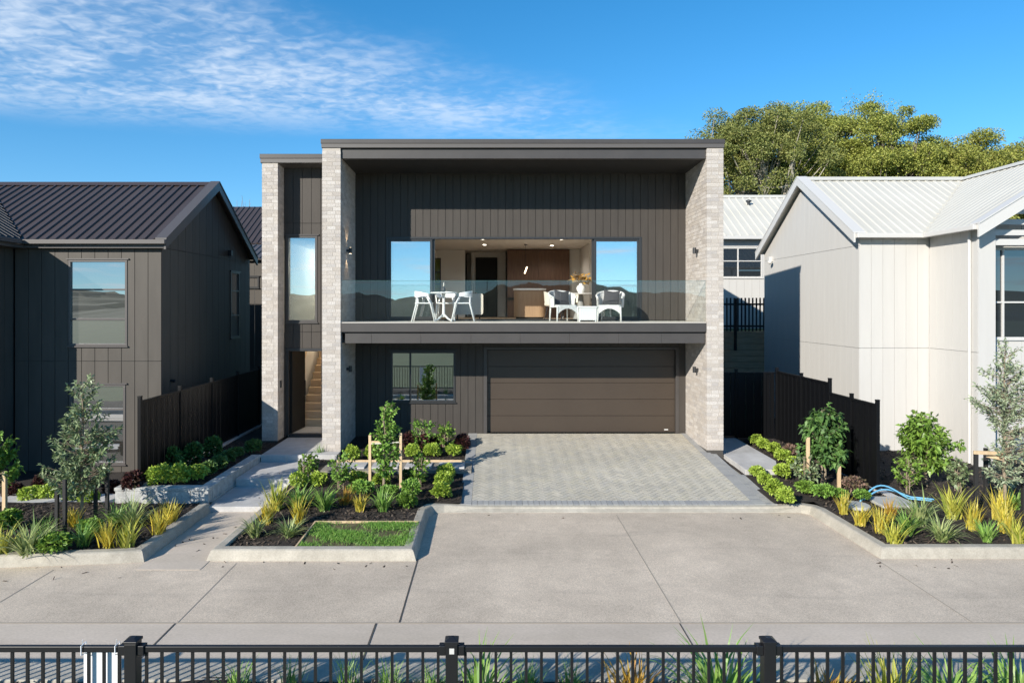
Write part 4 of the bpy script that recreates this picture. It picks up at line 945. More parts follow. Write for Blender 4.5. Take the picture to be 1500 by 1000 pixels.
# ------------------------------------------------------------------ fences
def slat_fence(label, segs, post_pts, ax):
    """segs: (a, b, fixed, z0, z1) run along y (ax='y') or x; vertical tongue slats with grooves"""
    t = thing('fence', label, 'fence', (segs[0][2] if ax == 'y' else segs[0][0], segs[0][0] if ax == 'y' else segs[0][2], -.3))
    for a, b, c, z0, z1 in segs:
        m = MB(); n = max(1, round((b-a)/.11)); p = (b-a)/n
        for k in range(n):
            q0, q1 = a+k*p+.004, a+(k+1)*p-.004
            if ax == 'y': m.box(c-.020+(.026 if k % 2 else 0), c+.012, q0, q1, z0+.04, z1-.04)
            else: m.box(q0, q1, c-.020+(.026 if k % 2 else 0), c+.012, z0+.04, z1-.04)
        m.build('slat_panel', m_blackfence, t)
        for za, zb in ((z0, z0+.045), (z1-.045, z1)):
            m = MB()
            if ax == 'y': m.box(c-.025, c+.025, a, b, za, zb)
            else: m.box(a, b, c-.025, c+.025, za, zb)
            m.build('rail', m_blackfence, t)
    for p, c, z0, z1 in post_pts:
        m = MB()
        if ax == 'y': m.box(c-.032, c+.032, p-.032, p+.032, z0, z1); m.box(c-.036, c+.036, p-.036, p+.036, z1, z1+.02)
        else: m.box(p-.032, p+.032, c-.032, c+.032, z0, z1); m.box(p-.036, p+.036, c-.036, c+.036, z1, z1+.02)
        m.build('post', m_blackfence, t, bevel=.004)
    return t
FX = -6.5; ys = [12.62, 14.24, 15.86, 17.48, 19.1, 20.7]
slat_fence('black vertical slat fence between the dark house and the entry path', [(a+.03, b-.03, FX, -.08, 1.46) for a, b in zip(ys, ys[1:])], [(y, FX, -.3, 1.53) for y in ys], 'y')
g = MB(); g.box(FX-.06, FX+.09, 12.66, 20.7, -.3, -.10); tag(g.build('fence_footing', m_path, None), 'thin concrete strip under the black fence beside the retaining wall bed', 'footing')
FR = 7.4; ys = [13.09, 14.03, 14.93, 16.30, 17.70]
slat_fence('black vertical slat fence stepping down before the white house', [(ys[0]+.03, ys[1]-.03, FR, -.33, 1.33), (ys[1]+.03, ys[2]-.03, FR, -.33, 1.33), (ys[2]+.03, ys[3]-.03, FR, -.25, 1.54), (ys[3]+.03, ys[4]-.03, FR, -.22, 1.54)],
           [(ys[0], FR, -.4, 1.40), (ys[1], FR, -.4, 1.40), (ys[2], FR, -.4, 1.62), (ys[3], FR, -.4, 1.60), (ys[4], FR, -.4, 1.60)], 'y')
slat_fence('black slat side gate closing the gap beside the right brick pier', [(5.36, 6.32, 17.75, -.15, 1.5), (6.40, 7.35, 17.75, -.2, 1.5)], [(6.36, 17.75, -.3, 1.56)], 'x')
g = MB(); g.box(FR-.05, FR+.12, 11.9, 14.9, -.45, -.30); tag(g.build('fence_footing', m_path, None), 'concrete footing strip at the front end of the stepped black fence', 'footing')
# retaining wall
def blocks(mb, x0, x1, y0, y1, z0, z1, ax):
    zs = [z0, (z0+z1)/2-.03, z1-.06]
    for zi, (a, b) in enumerate(zip(zs, zs[1:])):
        p0, p1 = (x0, x1) if ax == 'x' else (y0, y1); q = p0; k = 0
        while q < p1-.01:
            e = min(p1, q+(.39 if not (k == 0 and zi) else .2)); e = p1 if p1-e < .08 else e
            if ax == 'x': mb.box(q+.002, e-.002, y0, y1, a+.002, b-.002)
            else: mb.box(x0, x1, q+.002, e-.002, a+.002, b-.002)
            q = e; k += 1
    mb.box(x0-.012, x1+.012, y0-.012, y1+.012, z1-.06, z1)
rwl = MB(); blocks(rwl, -6.85, -5.15, 12.42, 12.60, -.55, -.09, 'x'); blocks(rwl, -5.33, -5.15, 12.615, 15.2, -.55, -.092, 'y'); blocks(rwl, -6.85, -6.67, 12.615, 13.2, -.55, -.092, 'y')
tag(rwl.build('retaining_wall', m_block, None, bevel=.006), 'low pale concrete block retaining wall beside the entry steps', 'retaining wall')
# front black fence
ff = thing('fence', 'black tubular pool style fence along the bottom of the photo', 'fence', (0, 5.16, -.42))
PX = [-7.51, -5.11, -2.71, -.30, 2.09, 4.49, 6.89]
for x in PX:
    m = MB(); m.box(x-.045, x+.045, 5.115, 5.205, -.5, .672); m.prism([(x-.052, 5.108, .672), (x+.052, 5.108, .672), (x+.052, 5.212, .672), (x-.052, 5.212, .672)], (0, 0, .02))
    m.add([(x-.05, 5.11, .692), (x+.05, 5.11, .692), (x+.05, 5.21, .692), (x-.05, 5.21, .692), (x-.02, 5.14, .708), (x+.02, 5.14, .708), (x+.02, 5.18, .708), (x-.02, 5.18, .708)], [(0,1,5,4),(1,2,6,5),(2,3,7,6),(3,0,4,7),(4,5,6,7)])
    po = m.build('post', m_black, ff, bevel=.004)
    if x == -.30:
        m = MB(); m.box(x-.016, x+.02, 5.112, 5.1145, .60, .642); m.build('sticker', m_whitetrim, po)
for a, b in zip(PX, PX[1:]):
    m = MB(); m.box(a+.047, b-.047, 5.142, 5.178, .598, .642); ra = m.build('rail', m_black, ff, bevel=.004)
    m = MB(); m.box(a+.047, b-.047, 5.137, 5.183, -.32, -.28); m.build('rail', m_black, ff, bevel=.004)
    for s_, xx in ((1, a+.045), (-1, b-.045)): m = MB(); m.box(xx, xx+s_*.05, 5.128, 5.192, .58, .652); m.build('bracket', m_black, ra, bevel=.004)
    m = MB(); n = 20; p = (b-a-.09)/n
    for k in range(n): x = a+.045+(k+.5)*p; m.box(x-.0105, x+.0105, 5.152, 5.168, -.28, .592)
    m.build('baluster_panel', m_black, ff)
sb = thing('sign_board', 'white blank board tied behind the front black fence with cable ties', 'sign', (-2.96, 5.2, -.1))
m = MB(); m.box(-3.10, -2.815, 5.190, 5.196, -.15, .585); m.build('board', m_sign, sb)
for x in (-3.085, -2.83):
    m = MB(); m.tube([(x, 5.2, .56), (x, 5.195, .655), (x, 5.13, .652), (x, 5.13, .585), (x, 5.185, .57)], .004, 6); m.tube([(x, 5.15, .655), (x+.012, 5.13, .70)], .003, 5); m.build('cable_tie', m_sign, sb)
# timber edging, stepping stones, blue pipe, lid
def edging(label, p0, p1):
    a = Vector((p0[0], p0[1], zg(*p0))); b = Vector((p1[0], p1[1], zg(*p1))); m = MB(); m.bar(a+Vector((0, 0, 0)), b, .025, .10)
    tag(m.build('timber_edging', m_timber, None), label, 'edging', 'timber garden edging boards')
edging('long timber edging board between the house wall planting and gravel path', (-3.4, 15.0), (-.42, 15.0))

edging('timber edging board along the back of the turf patch', (-2.9, 11.25), (-1.2, 11.25))
edging('timber edging board at the left end of the turf patch', (-2.9, 10.1), (-2.9, 11.25))
edging('timber edging board along the entry path side of the central bed', (-3.95, 12.3), (-3.65, 14.1))
for k, x in enumerate((-2.95, -2.25, -1.55, -.85)):
    m = MB(); m.box(x-.28, x+.28, 14.3, 14.8, -.21, -.165); tag(m.build('stepping_stone', m_path, None, bevel=.006), ('grey stepping stone nearest the entry steps on the gravel path', 'second grey stepping stone from the entry steps, left of the staked tree', 'third grey stepping stone from the entry steps, right of the staked tree', 'grey stepping stone nearest the driveway on the gravel path')[k], 'paving stone', 'stepping stones on the gravel path')
m = MB(); c = at(1300, 735)
for k, (r, h) in enumerate(((.55, .24), (.42, .14))):
    m.tube([Vector((c.x-r*.9+t*(r*2.4+.3*k)/16, c.y+.1*k+.25*math.sin(t/16*3), c.z+max(.01, h*math.sin(math.pi*min(1, t/12))))) for t in range(17)], .015, 8)
tag(m.build('blue_pipe', m_hose, None, True), 'blue water pipe looping out of the mulch by the fence end', 'pipe')
m = MB(); c = at(1253, 742); m.lathe([(.24, 0), (.24, .04), (.22, .05)], c, 24); tag(m.build('drain_cover', m_lid, None), 'round grey concrete drain cover in the mulch', 'drain cover')
m = MB(); c = at(1318, 742); m.box(c.x-.35, c.x+.3, c.y-.1, c.y+.5, c.z, c.z+.05); tag(m.build('concrete_slab', m_lid, None, bevel=.008), 'small grey concrete slab beneath the blue pipe', 'slab')
exec_plants = True
# ------------------------------------------------------------------ plants
def blades(name, n, h, spread, wid, mat, seed, arch=.5, parent=None):
    r = np.random.default_rng(seed+V_SEED[0]); n = int(n*r.uniform(.7, 1.15)); mb = MB(); S = 5
    for i in range(n):
        a = r.uniform(0, 6.283); L = h*r.uniform(.6, 1.1); tilt = r.uniform(.05, 1)**.8*spread; ca, sa = math.cos(a), math.sin(a); ww = wid*r.uniform(.7, 1.2)
        b = Vector((r.normal()*.035, r.normal()*.035, -.01)); p = b.copy(); th = tilt*.6; left = []; right = []; sd = Vector((-sa, ca, 0)); ar = arch*r.uniform(.4, 1.4)
        for k in range(S+1):
            t = k/S; k_w = ww*(1-t**2.2)*.5*(0.75+.5*math.sin(math.pi*min(1, t*1.3)))+.0004
            left.append(p-sd*k_w); right.append(p+sd*k_w)
            th += ar/S*(1.2 if t > .4 else .5)
            p = p+Vector((ca*math.sin(th), sa*math.sin(th), math.cos(th)))*L/S
        vs = []; 
        for l, q in zip(left, right): vs += [l, q]
        mb.add(vs, [(2*k, 2*k+1, 2*k+3, 2*k+2) for k in range(S)])
    return mb.build(name, mat, parent, loc=(0, 0, 0))
def ball(name, n, mat, seed, ll=.055, lw=.035, flat=.85):
    r = np.random.default_rng(seed+V_SEED[0]); lump = unit(r.normal(size=(7, 3))); n = int(n*r.uniform(.75, 1.1)); d = unit(r.normal(size=(n, 3)))
    d = d[d[:, 2] > -.75]; rad = .148*(1+.34*np.max(d@lump.T, 1)**7)*r.uniform(.72, 1.05, len(d)); P = d*rad[:, None]*np.array([1, 1, flat]); P[:, 2] += .165
    return leaves(name, P-d*.02, unit(d+r.normal(size=d.shape)*.55+np.array([0, 0, .35])), ll, lw, mat, None, (0, 0, 0), .1)
def twiggy(name_root, base, h, blobs, ntw, lv, ll, lw, mat, mtrunk, seed, tr=.018, lean=(0, 0), label='', cat='tree', group=None, spreadleaf=.7, start=.25, stems=1, trunk_name='trunk', crown_name='crown', droop=.15, tlen=.18):
    """young tree / shrub: stem, branches to twig tips in ellipsoid blobs (x, y, z, rx, rz), leaves along each twig"""
    r = np.random.default_rng(seed); base = Vector(base); t = thing(name_root, label, cat, base, group); mb = MB()
    axis = []
    for s_ in range(stems):
        ox, oy = (0, 0) if stems == 1 else (r.normal()*.05, r.normal()*.05)
        ax = [base+Vector((ox+lean[0]*k/6+r.normal()*.012*min(k, 1), oy+lean[1]*k/6+r.normal()*.012*min(k, 1), h*.9*k/6-(.03 if k == 0 else 0))) for k in range(7)]
        mb.tube(ax, [tr*(1-.8*k/6)+.003 for k in range(7)], 8); axis.append(ax)
    P = []; D = []; wts = np.array([b[3]*b[3]*b[4] for b in blobs]); wts = wts/wts.sum()
    ntw = int(ntw*1.45); wd = lw*1.3
    for i in range(ntw):
        b = blobs[r.choice(len(blobs), p=wts)]; d = unit(r.normal(size=3)); q = r.uniform(.35, 1)**.45
        tip = base+Vector((b[0]+d[0]*b[3]*q, b[1]+d[1]*b[3]*q, b[2]+d[2]*b[4]*q)); ax = axis[i % stems]
        f = min(.98, max(start, (tip.z-base.z-.25*b[3]-.08)/(h*.9)))*6; k = min(5, int(f)); root = ax[k].lerp(ax[k+1], f-k)
        out = (tip-root); mid = root.lerp(tip, .55)+Vector((0, 0, -.06*out.length))
        mb.tube([root, mid, tip], [.0055, .004, .002], 4, False)
        dd = unit(np.array(tip-mid)+np.array([0, 0, .12])*out.length); ln = min(out.length, tlen)
        for j in range(lv):
            tt = j/lv; P.append(np.array(tip)-dd*ln*tt); D.append(dd*(.6 if j else 1.5)+r.normal(size=3)*spreadleaf)
    mb.build(trunk_name, mtrunk, t); leaves(crown_name, P, D, ll*1.08, wd, mat, t, base, droop); return t
ORD = ('first', 'second', 'third', 'fourth', 'fifth', 'sixth', 'seventh')
# prototypes sit at the origin and are used as the first of each kind
PROTO = {}; V_SEED = [0]
def put(kind, px, py, s, label, cat, group, rz=None, loc=None):
    mk = {'lime': lambda: ball('round_shrub', 950, f_lime, 1), 'hedge': lambda: ball('round_shrub', 950, f_hedge, 2), 'lime2': lambda: ball('round_shrub', 800, f_lime, 5, .06, .038, .8),
          'green': lambda: blades('strap_leaf_plant', 85, .66, 1.1, .030, f_grass, 3, 1.25), 'pale': lambda: blades('strap_leaf_plant', 80, .62, 1.2, .026, f_pale, 4, 1.3),
          'gold': lambda: blades('golden_sedge', 75, .46, .8, .019, f_gold, 5, .55), 'orange': lambda: blades('golden_sedge', 65, .43, .8, .017, f_orange, 6, .55),
          'yg': lambda: blades('golden_sedge', 80, .48, .9, .020, f_yellowgreen, 7, .75), 'low': lambda: ball('low_shrub', 650, f_mid, 8, .06, .03, .55),
          'pink': lambda: ball('low_shrub', 500, f_pink, 9, .055, .03, .6), 'red': lambda: ball('dark_red_shrub', 700, f_red, 10, .09, .045, 1.0), 'tuft': lambda: blades('grass_tuft', 60, .28, .8, .008, f_grass, 12, .6),
          'bushy': lambda: ball('low_shrub', 620, f_bright, 14, .075, .045, .8), 'dark': lambda: ball('round_shrub', 800, f_deep, 15, .07, .035, 1.0)}
    var = random.randint(0, 2); key = (kind, var)
    if key not in PROTO: V_SEED[0] = var*37; o = PROTO[key] = mk[kind]()
    else: o = copy_tree(PROTO[key])
    s = (s*random.uniform(.88, 1.12), s*random.uniform(.88, 1.12), s*random.uniform(.82, 1.15))
    p = at(px, py) if loc is None else Vector(loc)
    place(o, p, random.uniform(0, 6.28) if rz is None else rz, s); tag(o, label, cat, group)
    return o
def row(kind, pts, s, fmt, group):
    for i, q in enumerate(pts): put(kind, q[0], q[1], s*random.uniform(.92, 1.08)*(q[2] if len(q) > 2 else 1), fmt.format(ORD[i]), 'shrub', group)
row('lime', [(516, 676), (545, 673), (604, 670), (633, 669), (665, 668)], 1.05, '{} round lime shrub from the brick pier in the row under the lower window wall', 'lime shrubs along the house wall')
row('lime', [(654, 702), (649, 716), (647, 730)], 1.0, '{} round lime shrub from the house in the short row at the driveway left border', 'lime shrubs at the left driveway border')
row('lime2', [(437, 716), (466, 712), (524, 711), (559, 710)], .95, '{} lime shrub from the entry steps in the row before the gravel path', 'lime shrubs before the gravel path')
put('hedge', 595, 707, .95, 'dark green round shrub right of the staked tree behind the turf patch', 'shrub', 'dark round shrubs')
row('lime', [(1108, 699), (1119, 711), (1135, 727), (1150, 738)], .95, '{} lime shrub from the brick pier in the row edging the right driveway border', 'lime shrubs at the right driveway border')
row('lime2', [(1107, 651), (1118, 658), (1134, 665), (1146, 676), (1164, 687), (1146, 701), (1182, 699)], .98, '{} lime shrub from the side gate along the far side of the side path', 'lime shrubs along the side path')
row('lime', [(234, 712), (262, 710), (287, 705)], 1.1, '{} lime shrub from the fence end in the bed atop the retaining wall', 'lime shrubs atop the retaining wall')
row('hedge', [(306, 697), (320, 688), (334, 678), (346, 670), (371, 664)], 1.0, '{} dark hedge ball from the lime shrubs in the row beside the retaining wall', 'hedge balls beside the retaining wall')
row('dark', [(252, 692), (281, 680), (312, 668)], 1.35, '{} loose dark shrub from the front along the black fence by the dark house', 'dark shrubs along the left fence')
row('lime2', [(43, 735), (70, 733), (106, 735), (131, 737)], 1.0, '{} lime shrub from the left photo edge on the far side of the concrete path', 'lime shrubs before the dark house')
row('red', [(20, 728), (60, 722), (165, 722), (195, 716)], .95, '{} reddish bushy plant from the left at the foot of the dark house', 'reddish plants before the dark house')
G1 = 'strap leaf plants in the central bed'; G2 = 'golden sedges in the central bed'
for a in ((437, 745, .95, 'large arching green strap plant left of the centre in the central bed, behind golden sedge'), (474, 748, 1.0, 'large arching green strap plant directly behind the turf patch corner'),
          (562, 748, .8, 'wide low green strap plant behind the turf patch near the driveway kerb')): put('green', a[0], a[1], a[2], a[3], 'plant', G1)
for a in ((373, 787, .72, 'pale green strap plant nearest the front left kerb corner of the central bed'), (424, 787, .66, 'small pale strap plant left of the turf patch')): put('pale', a[0], a[1], a[2], a[3], 'plant', G1)
for k, a in (('gold', (390, 767, 1.0, 'golden sedge nearest the entry apron in the central bed')), ('yg', (406, 747, 1.1, 'yellow green sedge behind the golden one at the entry path edge')), ('gold', (437, 768, 1.0, 'golden sedge in front of the large arching strap plant')),
             ('orange', (506, 739, 1.0, 'orange sedge left of the staked tree in the central bed')), ('gold', (527, 749, .82, 'small golden sedge behind the middle of the turf patch'))): put(k, *a, 'sedge', G2)
for k, px, py, s, lb in (('low', 530, 730, 1.2, 'low green shrub left of the staked tree foot'), ('low', 570, 727, .9, 'low green shrub at the staked tree foot'), ('low', 602, 730, 1.2, 'low green shrub right of the staked tree foot'), ('bushy', 597, 744, .9, 'bright green low shrub near the driveway kerb corner')): put(k, px, py, s, lb, 'shrub', 'low shrubs in the central bed')
put('tuft', 468, 668, 1.2, 'grass tuft at the foot of the brick pier beside the entry landing', 'grass tuft', None)
for i, (px, py, s) in enumerate(((600, 660, 1.1), (622, 660, 1.35), (645, 657, 1.0), (678, 658, 1.05))): put('red', px, py, s, ORD[i]+' burgundy shrub from the left against the house wall beside the garage door', 'shrub', 'burgundy shrubs at the house wall')
# left roadside bed
G3 = 'sedges and strap plants in the left roadside bed'
for k, a in (('pale', (40, 812, 1.1, 'wide variegated strap plant near the left photo edge')), ('yg', (4, 812, 1.2, 'yellow green sedge cut by the left photo edge')), ('gold', (108, 771, .9, 'small golden sedge between the black stakes of the left tree')), ('green', (122, 800, .75, 'green strap plant in front of the left staked tree')),
             ('gold', (158, 801, 1.0, 'golden sedge at the kerb right of the left staked tree')), ('yg', (187, 802, 1.05, 'yellow green sedge nearest the kerb in the left roadside bed')), ('pale', (195, 772, 1.0, 'tall pale strap plant before the retaining wall')), ('gold', (232, 783, 1.05, 'golden sedge nearest the kerb end before the retaining wall')),
             ('gold', (248, 766, 1.05, 'golden sedge touching the right end of the retaining wall')), ('green', (170, 770, .8, 'green strap plant between left tree and retaining wall'))): put(k, *a, 'plant', G3)
put('bushy', 79, 810, 1.1, 'bright green leafy shrub near the kerb before the left staked tree', 'shrub', None); put('bushy', 133, 785, 1.0, 'leafy green shrub right of the left tree trunk', 'shrub', None)
put('tuft', 62, 790, 1.5, 'green tuft left of the black stakes in the roadside bed', 'grass tuft', None); put('bushy', 10, 775, 1.2, 'leafy green shrub at the left photo edge by the concrete path', 'shrub', None)
# right bed
G4 = 'sedges and strap plants in the right roadside bed'
for k, a in (('gold', (1236, 752, .85, 'slim golden sedge left of the drain cover')), ('gold', (1260, 769, .95, 'golden sedge right in front of the drain cover')), ('gold', (1290, 780, 1.1, 'golden sedge in front of the blue pipe')), ('yg', (1310, 796, 1.0, 'yellow green sedge nearest the kerb corner on the right')),
             ('orange', (1303, 762, .9, 'orange sedge hiding part of the blue pipe')), ('green', (1328, 782, 1.0, 'large green strap plant in the middle of the right bed')), ('pale', (1347, 768, 1.0, 'pale strap plant behind the large green one on the right')), ('pale', (1380, 792, .85, 'pale green strap plant close to the right kerb')),
             ('yg', (1395, 760, 1.35, 'wide yellow green strap plant before the black stakes on the right')), ('gold', (1425, 776, 1.15, 'tall golden sedge at the left black stake of the silver tree')), ('green', (1446, 793, .68, 'small green strap plant near the kerb below the silver tree')),
             ('gold', (1466, 762, 1.2, 'golden sedge behind the silver tree trunk')), ('gold', (1474, 779, 1.0, 'golden sedge in front of the silver tree trunk')), ('yg', (1490, 796, 1.0, 'yellow green sedge at the right photo edge by the kerb')), ('green', (1486, 745, .9, 'green strap plant right of the silver tree trunk'))): put(k, *a, 'plant', G4)
for k, px, py, s, lb in (('low', 1206, 733, 1.1, 'low green shrub at the foot of the left round crowned tree'), ('low', 1230, 733, 1.0, 'low green shrub right of the left round crowned tree'), ('low', 1263, 735, 1.0, 'low green shrub behind the drain cover'), ('pink', 1251, 725, 1.2, 'pinkish bronze low shrub at the fence end'), ('pink', 1158, 668, 1.2, 'pinkish shrub between lime shrubs and the stepped fence'),
                         ('bushy', 1180, 722, .9, 'loose light green shrub left of the round crowned tree')): put(k, px, py, s, lb, 'shrub', 'low shrubs in the right bed')
# front strip behind the near fence
for i, (k, x, y, s, lb) in enumerate((('green', -.08, 5.95, 1.1, 'green strap plant right of the middle post of the near fence'), ('green', 2.0, 5.95, 1.22, 'large green strap plant left of the right post of the near fence'), ('orange', 3.05, 6.15, 1.25, 'orange sedge right of the right post of the near fence'),
                                      ('yg', 3.5, 5.95, 1.3, 'yellow green sedge behind the near fence towards the right'), ('green', 4.02, 5.95, 1.12, 'second large green strap plant right of the right fence post'), ('green', 4.62, 5.95, 1.12, 'green strap plant at the right photo corner behind the near fence'), ('orange', 1.27, 6.2, 1.3, 'orange sedge low between the middle and right fence posts'))):
    put(k, 0, 0, s, lb, 'plant', 'plants behind the near fence', loc=(x, y, -.42))
for x, lb in ((-2.4, 'first small grass tuft behind the near fence right of the white board'), (-1.9, 'second small grass tuft behind the near fence from the white board'), (-1.35, 'third small grass tuft behind the near fence from the white board'), (-.95, 'fourth small grass tuft behind the near fence from the white board'), (-.55, 'small grass tuft just left of the middle post of the near fence'), (.35, 'first small grass tuft right of the middle post of the near fence'), (.75, 'second small grass tuft right of the middle post of the near fence')):
    put('tuft', 0, 0, 1.3, lb, 'grass tuft', 'small tufts behind the near fence', loc=(x, 6.42, -.42))
# leafy shrubs (own shapes)
for i, (px, py, h, mt, lb) in enumerate(((451, 706, .62, f_bright, 'loose leafy light green shrub nearest the entry steps'), (500, 716, .75, f_mid, 'upright leafy shrub on a thin stem left of the staked tree'), (616, 711, .62, f_bright, 'spreading leafy shrub between the staked tree and lime driveway shrubs'),
                                         (619, 662, .85, f_mid, 'tall leafy shrub against the wall below the lower window corner'), (651, 662, .72, f_bright, 'leafy shrub against the wall nearest the garage door'), (1329, 722, .75, f_bright, 'leafy shrub on a thin stem right of the fence end'),
                                         (1404, 720, .65, f_olive, 'loose olive green shrub left of the silver tree stakes'), (1180, 716, .7, f_olive, 'thin twiggy shrub before the left timber stake of the round crowned tree'), (1470, 735, 1.0, f_grey, 'silver leaved low growth behind the silver tree trunk'))):
    twiggy('leafy_shrub', at(px, py), h, [(0, 0, h*.6, h*.38, h*.38)], 26, 9, .07, .035, mt, m_bark, 40+i, .009, label=lb, cat='shrub', stems=3, trunk_name='stem', crown_name='foliage', start=.1, tlen=.14)
# young trees
b = at(121, 768); k = b.y/FOC
twiggy('young_tree', b, 2.5, [(0, 0, 2.15, .24, .34), (.05, 0, 1.75, .40, .32), (-.08, .05, 1.35, .5, .34), (.22, -.1, 1.0, .40, .3), (-.35, 0, .85, .36, .26), (-.05, -.1, .75, .42, .26), (.3, .1, 1.45, .3, .22)], 170, 15, .085, .024, f_olive, m_bark, 21, .026, label='dark green narrow leaved young tree between black stakes at the left', spreadleaf=.6)
b = at(567, 717)
twiggy('young_tree', b, 1.78, [(.05, 0, 1.58, .20, .22), (-.02, 0, 1.18, .26, .24), (0, 0, .78, .30, .24), (-.02, 0, .42, .22, .16), (-.28, 0, 1.0, .10, .12), (.12, 0, 1.05, .2, .2)], 95, 13, .07, .034, f_mid, m_bark, 22, .018, label='slim young tree tied between two raw timber stakes in the central bed', stems=2, spreadleaf=.65)
b = at(1206, 711)
twiggy('young_tree', b, 1.66, [(.02, 0, 1.12, .40, .42), (.08, 0, .78, .44, .34), (0, 0, 1.42, .2, .18), (-.42, 0, .66, .17, .16)], 125, 13, .105, .045, f_deep, m_bark, 23, .022, label='round crowned glossy dark green young tree before the black fence', stems=2, spreadleaf=.75, droop=.35)
b = at(1357, 712)
twiggy('young_tree', b, 1.62, [(-.05, 0, 1.22, .38, .30), (.0, 0, .95, .52, .26), (-.32, 0, 1.0, .26, .3), (.16, 0, .62, .36, .24), (.55, 0, .85, .2, .12), (-.42, 0, .62, .2, .12)], 120, 13, .11, .042, f_bright, m_bark, 24, .022, label='light green spreading young tree before the white house wall', spreadleaf=.75, droop=.3)
b = at(1471, 756)
twiggy('young_tree', b, 3.05, [(.05, 0, 2.85, .18, .3), (.02, 0, 2.4, .36, .34), (.25, 0, 2.0, .48, .34), (-.32, 0, 2.05, .36, .24), (.2, .1, 1.6, .42, .30), (.1, 0, 1.2, .36, .26), (.45, 0, 1.3, .4, .3), (.05, .1, .75, .36, .3), (-.1, 0, 1.75, .22, .2)], 210, 14, .075, .02, f_grey, m_bark, 25, .026, label='tall silver grey leaved young tree at the right photo edge', spreadleaf=.6)
b = at(-12, 745)
twiggy('young_tree', b, 1.5, [(.05, 0, 1.1, .35, .35), (.15, 0, .75, .35, .3)], 70, 12, .085, .04, f_mid, m_bark, 26, .018, label='leafy young tree cut by the left photo edge before the dark house')
def stake(px, y0, y1, mat, label, wd=.045, group=None):
    b = at(px, y0); h = (y0-y1)*b.y/FOC; m = MB(); m.box(b.x-wd/2, b.x+wd/2, b.y-wd/2, b.y+wd/2, b.z-.05, b.z+h)
    tag(m.build('garden_stake', mat, None, bevel=.003), label, 'stake', group); return b, h
GB = 'black stakes around the left tree'
stake(83.5, 776, 718, m_blackstake, 'short black stake farthest left of the left tree', .05, GB); stake(95, 783, 702, m_blackstake, 'tall black stake left of the left tree, nearest the kerb', .05, GB)
stake(140, 763, 716, m_blackstake, 'short black stake just right of the left tree trunk', .05, GB); stake(157, 770, 690, m_blackstake, 'tall black stake right of the left tree', .05, GB)
stake(7, 748, 690, m_timber, 'timber stake of the tree cut by the left photo edge', .06)
b1, h1 = stake(542, 718, 637, m_timber, 'left raw timber stake of the staked tree in the central bed', .05, 'timber stakes of the central tree'); b2, h2 = stake(587, 718, 634, m_timber, 'right raw timber stake of the staked tree in the central bed', .05, 'timber stakes of the central tree')
m = MB(); m.box(b1.x+.027, b1.x+.36, b1.y-.02, b1.y+.0, b1.z+h1-.17, b1.z+h1-.11); tag(m.build('stake_crossbar', m_timber, None), 'timber crossbar nailed to the left stake of the central tree', 'crossbar')
m = MB(); m.tube([(b1.x+.03, b1.y-.03, b1.z+h1-.16), (b1.x+.3, b1.y-.045, b1.z+h1-.15), (b2.x-.03, b2.y-.03, b2.z+h2-.17)], .012, 6); tag(m.build('tree_tie', m_cream, None), 'pale webbing tie between the two stakes of the central tree', 'tie')
stake(1183.5, 714, 640, m_timber, 'timber stake left of the round crowned tree', .055, 'timber stakes in the right bed'); stake(1229, 716, 682, m_timber, 'short timber stake right of the round crowned tree', .055, 'timber stakes in the right bed')
stake(1335, 706, 645, m_timber, 'timber stake left of the light green tree before the white house', .06, 'timber stakes in the right bed')
GS = 'black stakes around the silver tree'
b3, h3 = stake(1429.5, 755, 660, m_blackstake, 'front left black stake of the silver tree', .055, GS); b4, h4 = stake(1444, 742, 656, m_blackstake, 'rear left black stake of the silver tree', .055, GS); b5, h5 = stake(1499, 754, 676, m_blackstake, 'black stake at the right photo edge by the silver tree', .055, GS)
m = MB(); m.bar((b3.x-.05, b3.y-.03, b3.z+h3-.02), (b3.x+.62, b3.y+.05, b3.z+h3-.06), .03, .06); tag(m.build('stake_crossbar', m_timber, None), 'timber rail from the front left black stake towards the silver tree', 'crossbar')
m = MB(); m.bar((b5.x-.6, b5.y+.05, b5.z+h5+.10), (b5.x+.1, b5.y-.03, b5.z+h5-.04), .03, .06); tag(m.build('stake_crossbar', m_timber, None), 'timber rail from the right black stake towards the silver tree', 'crossbar')
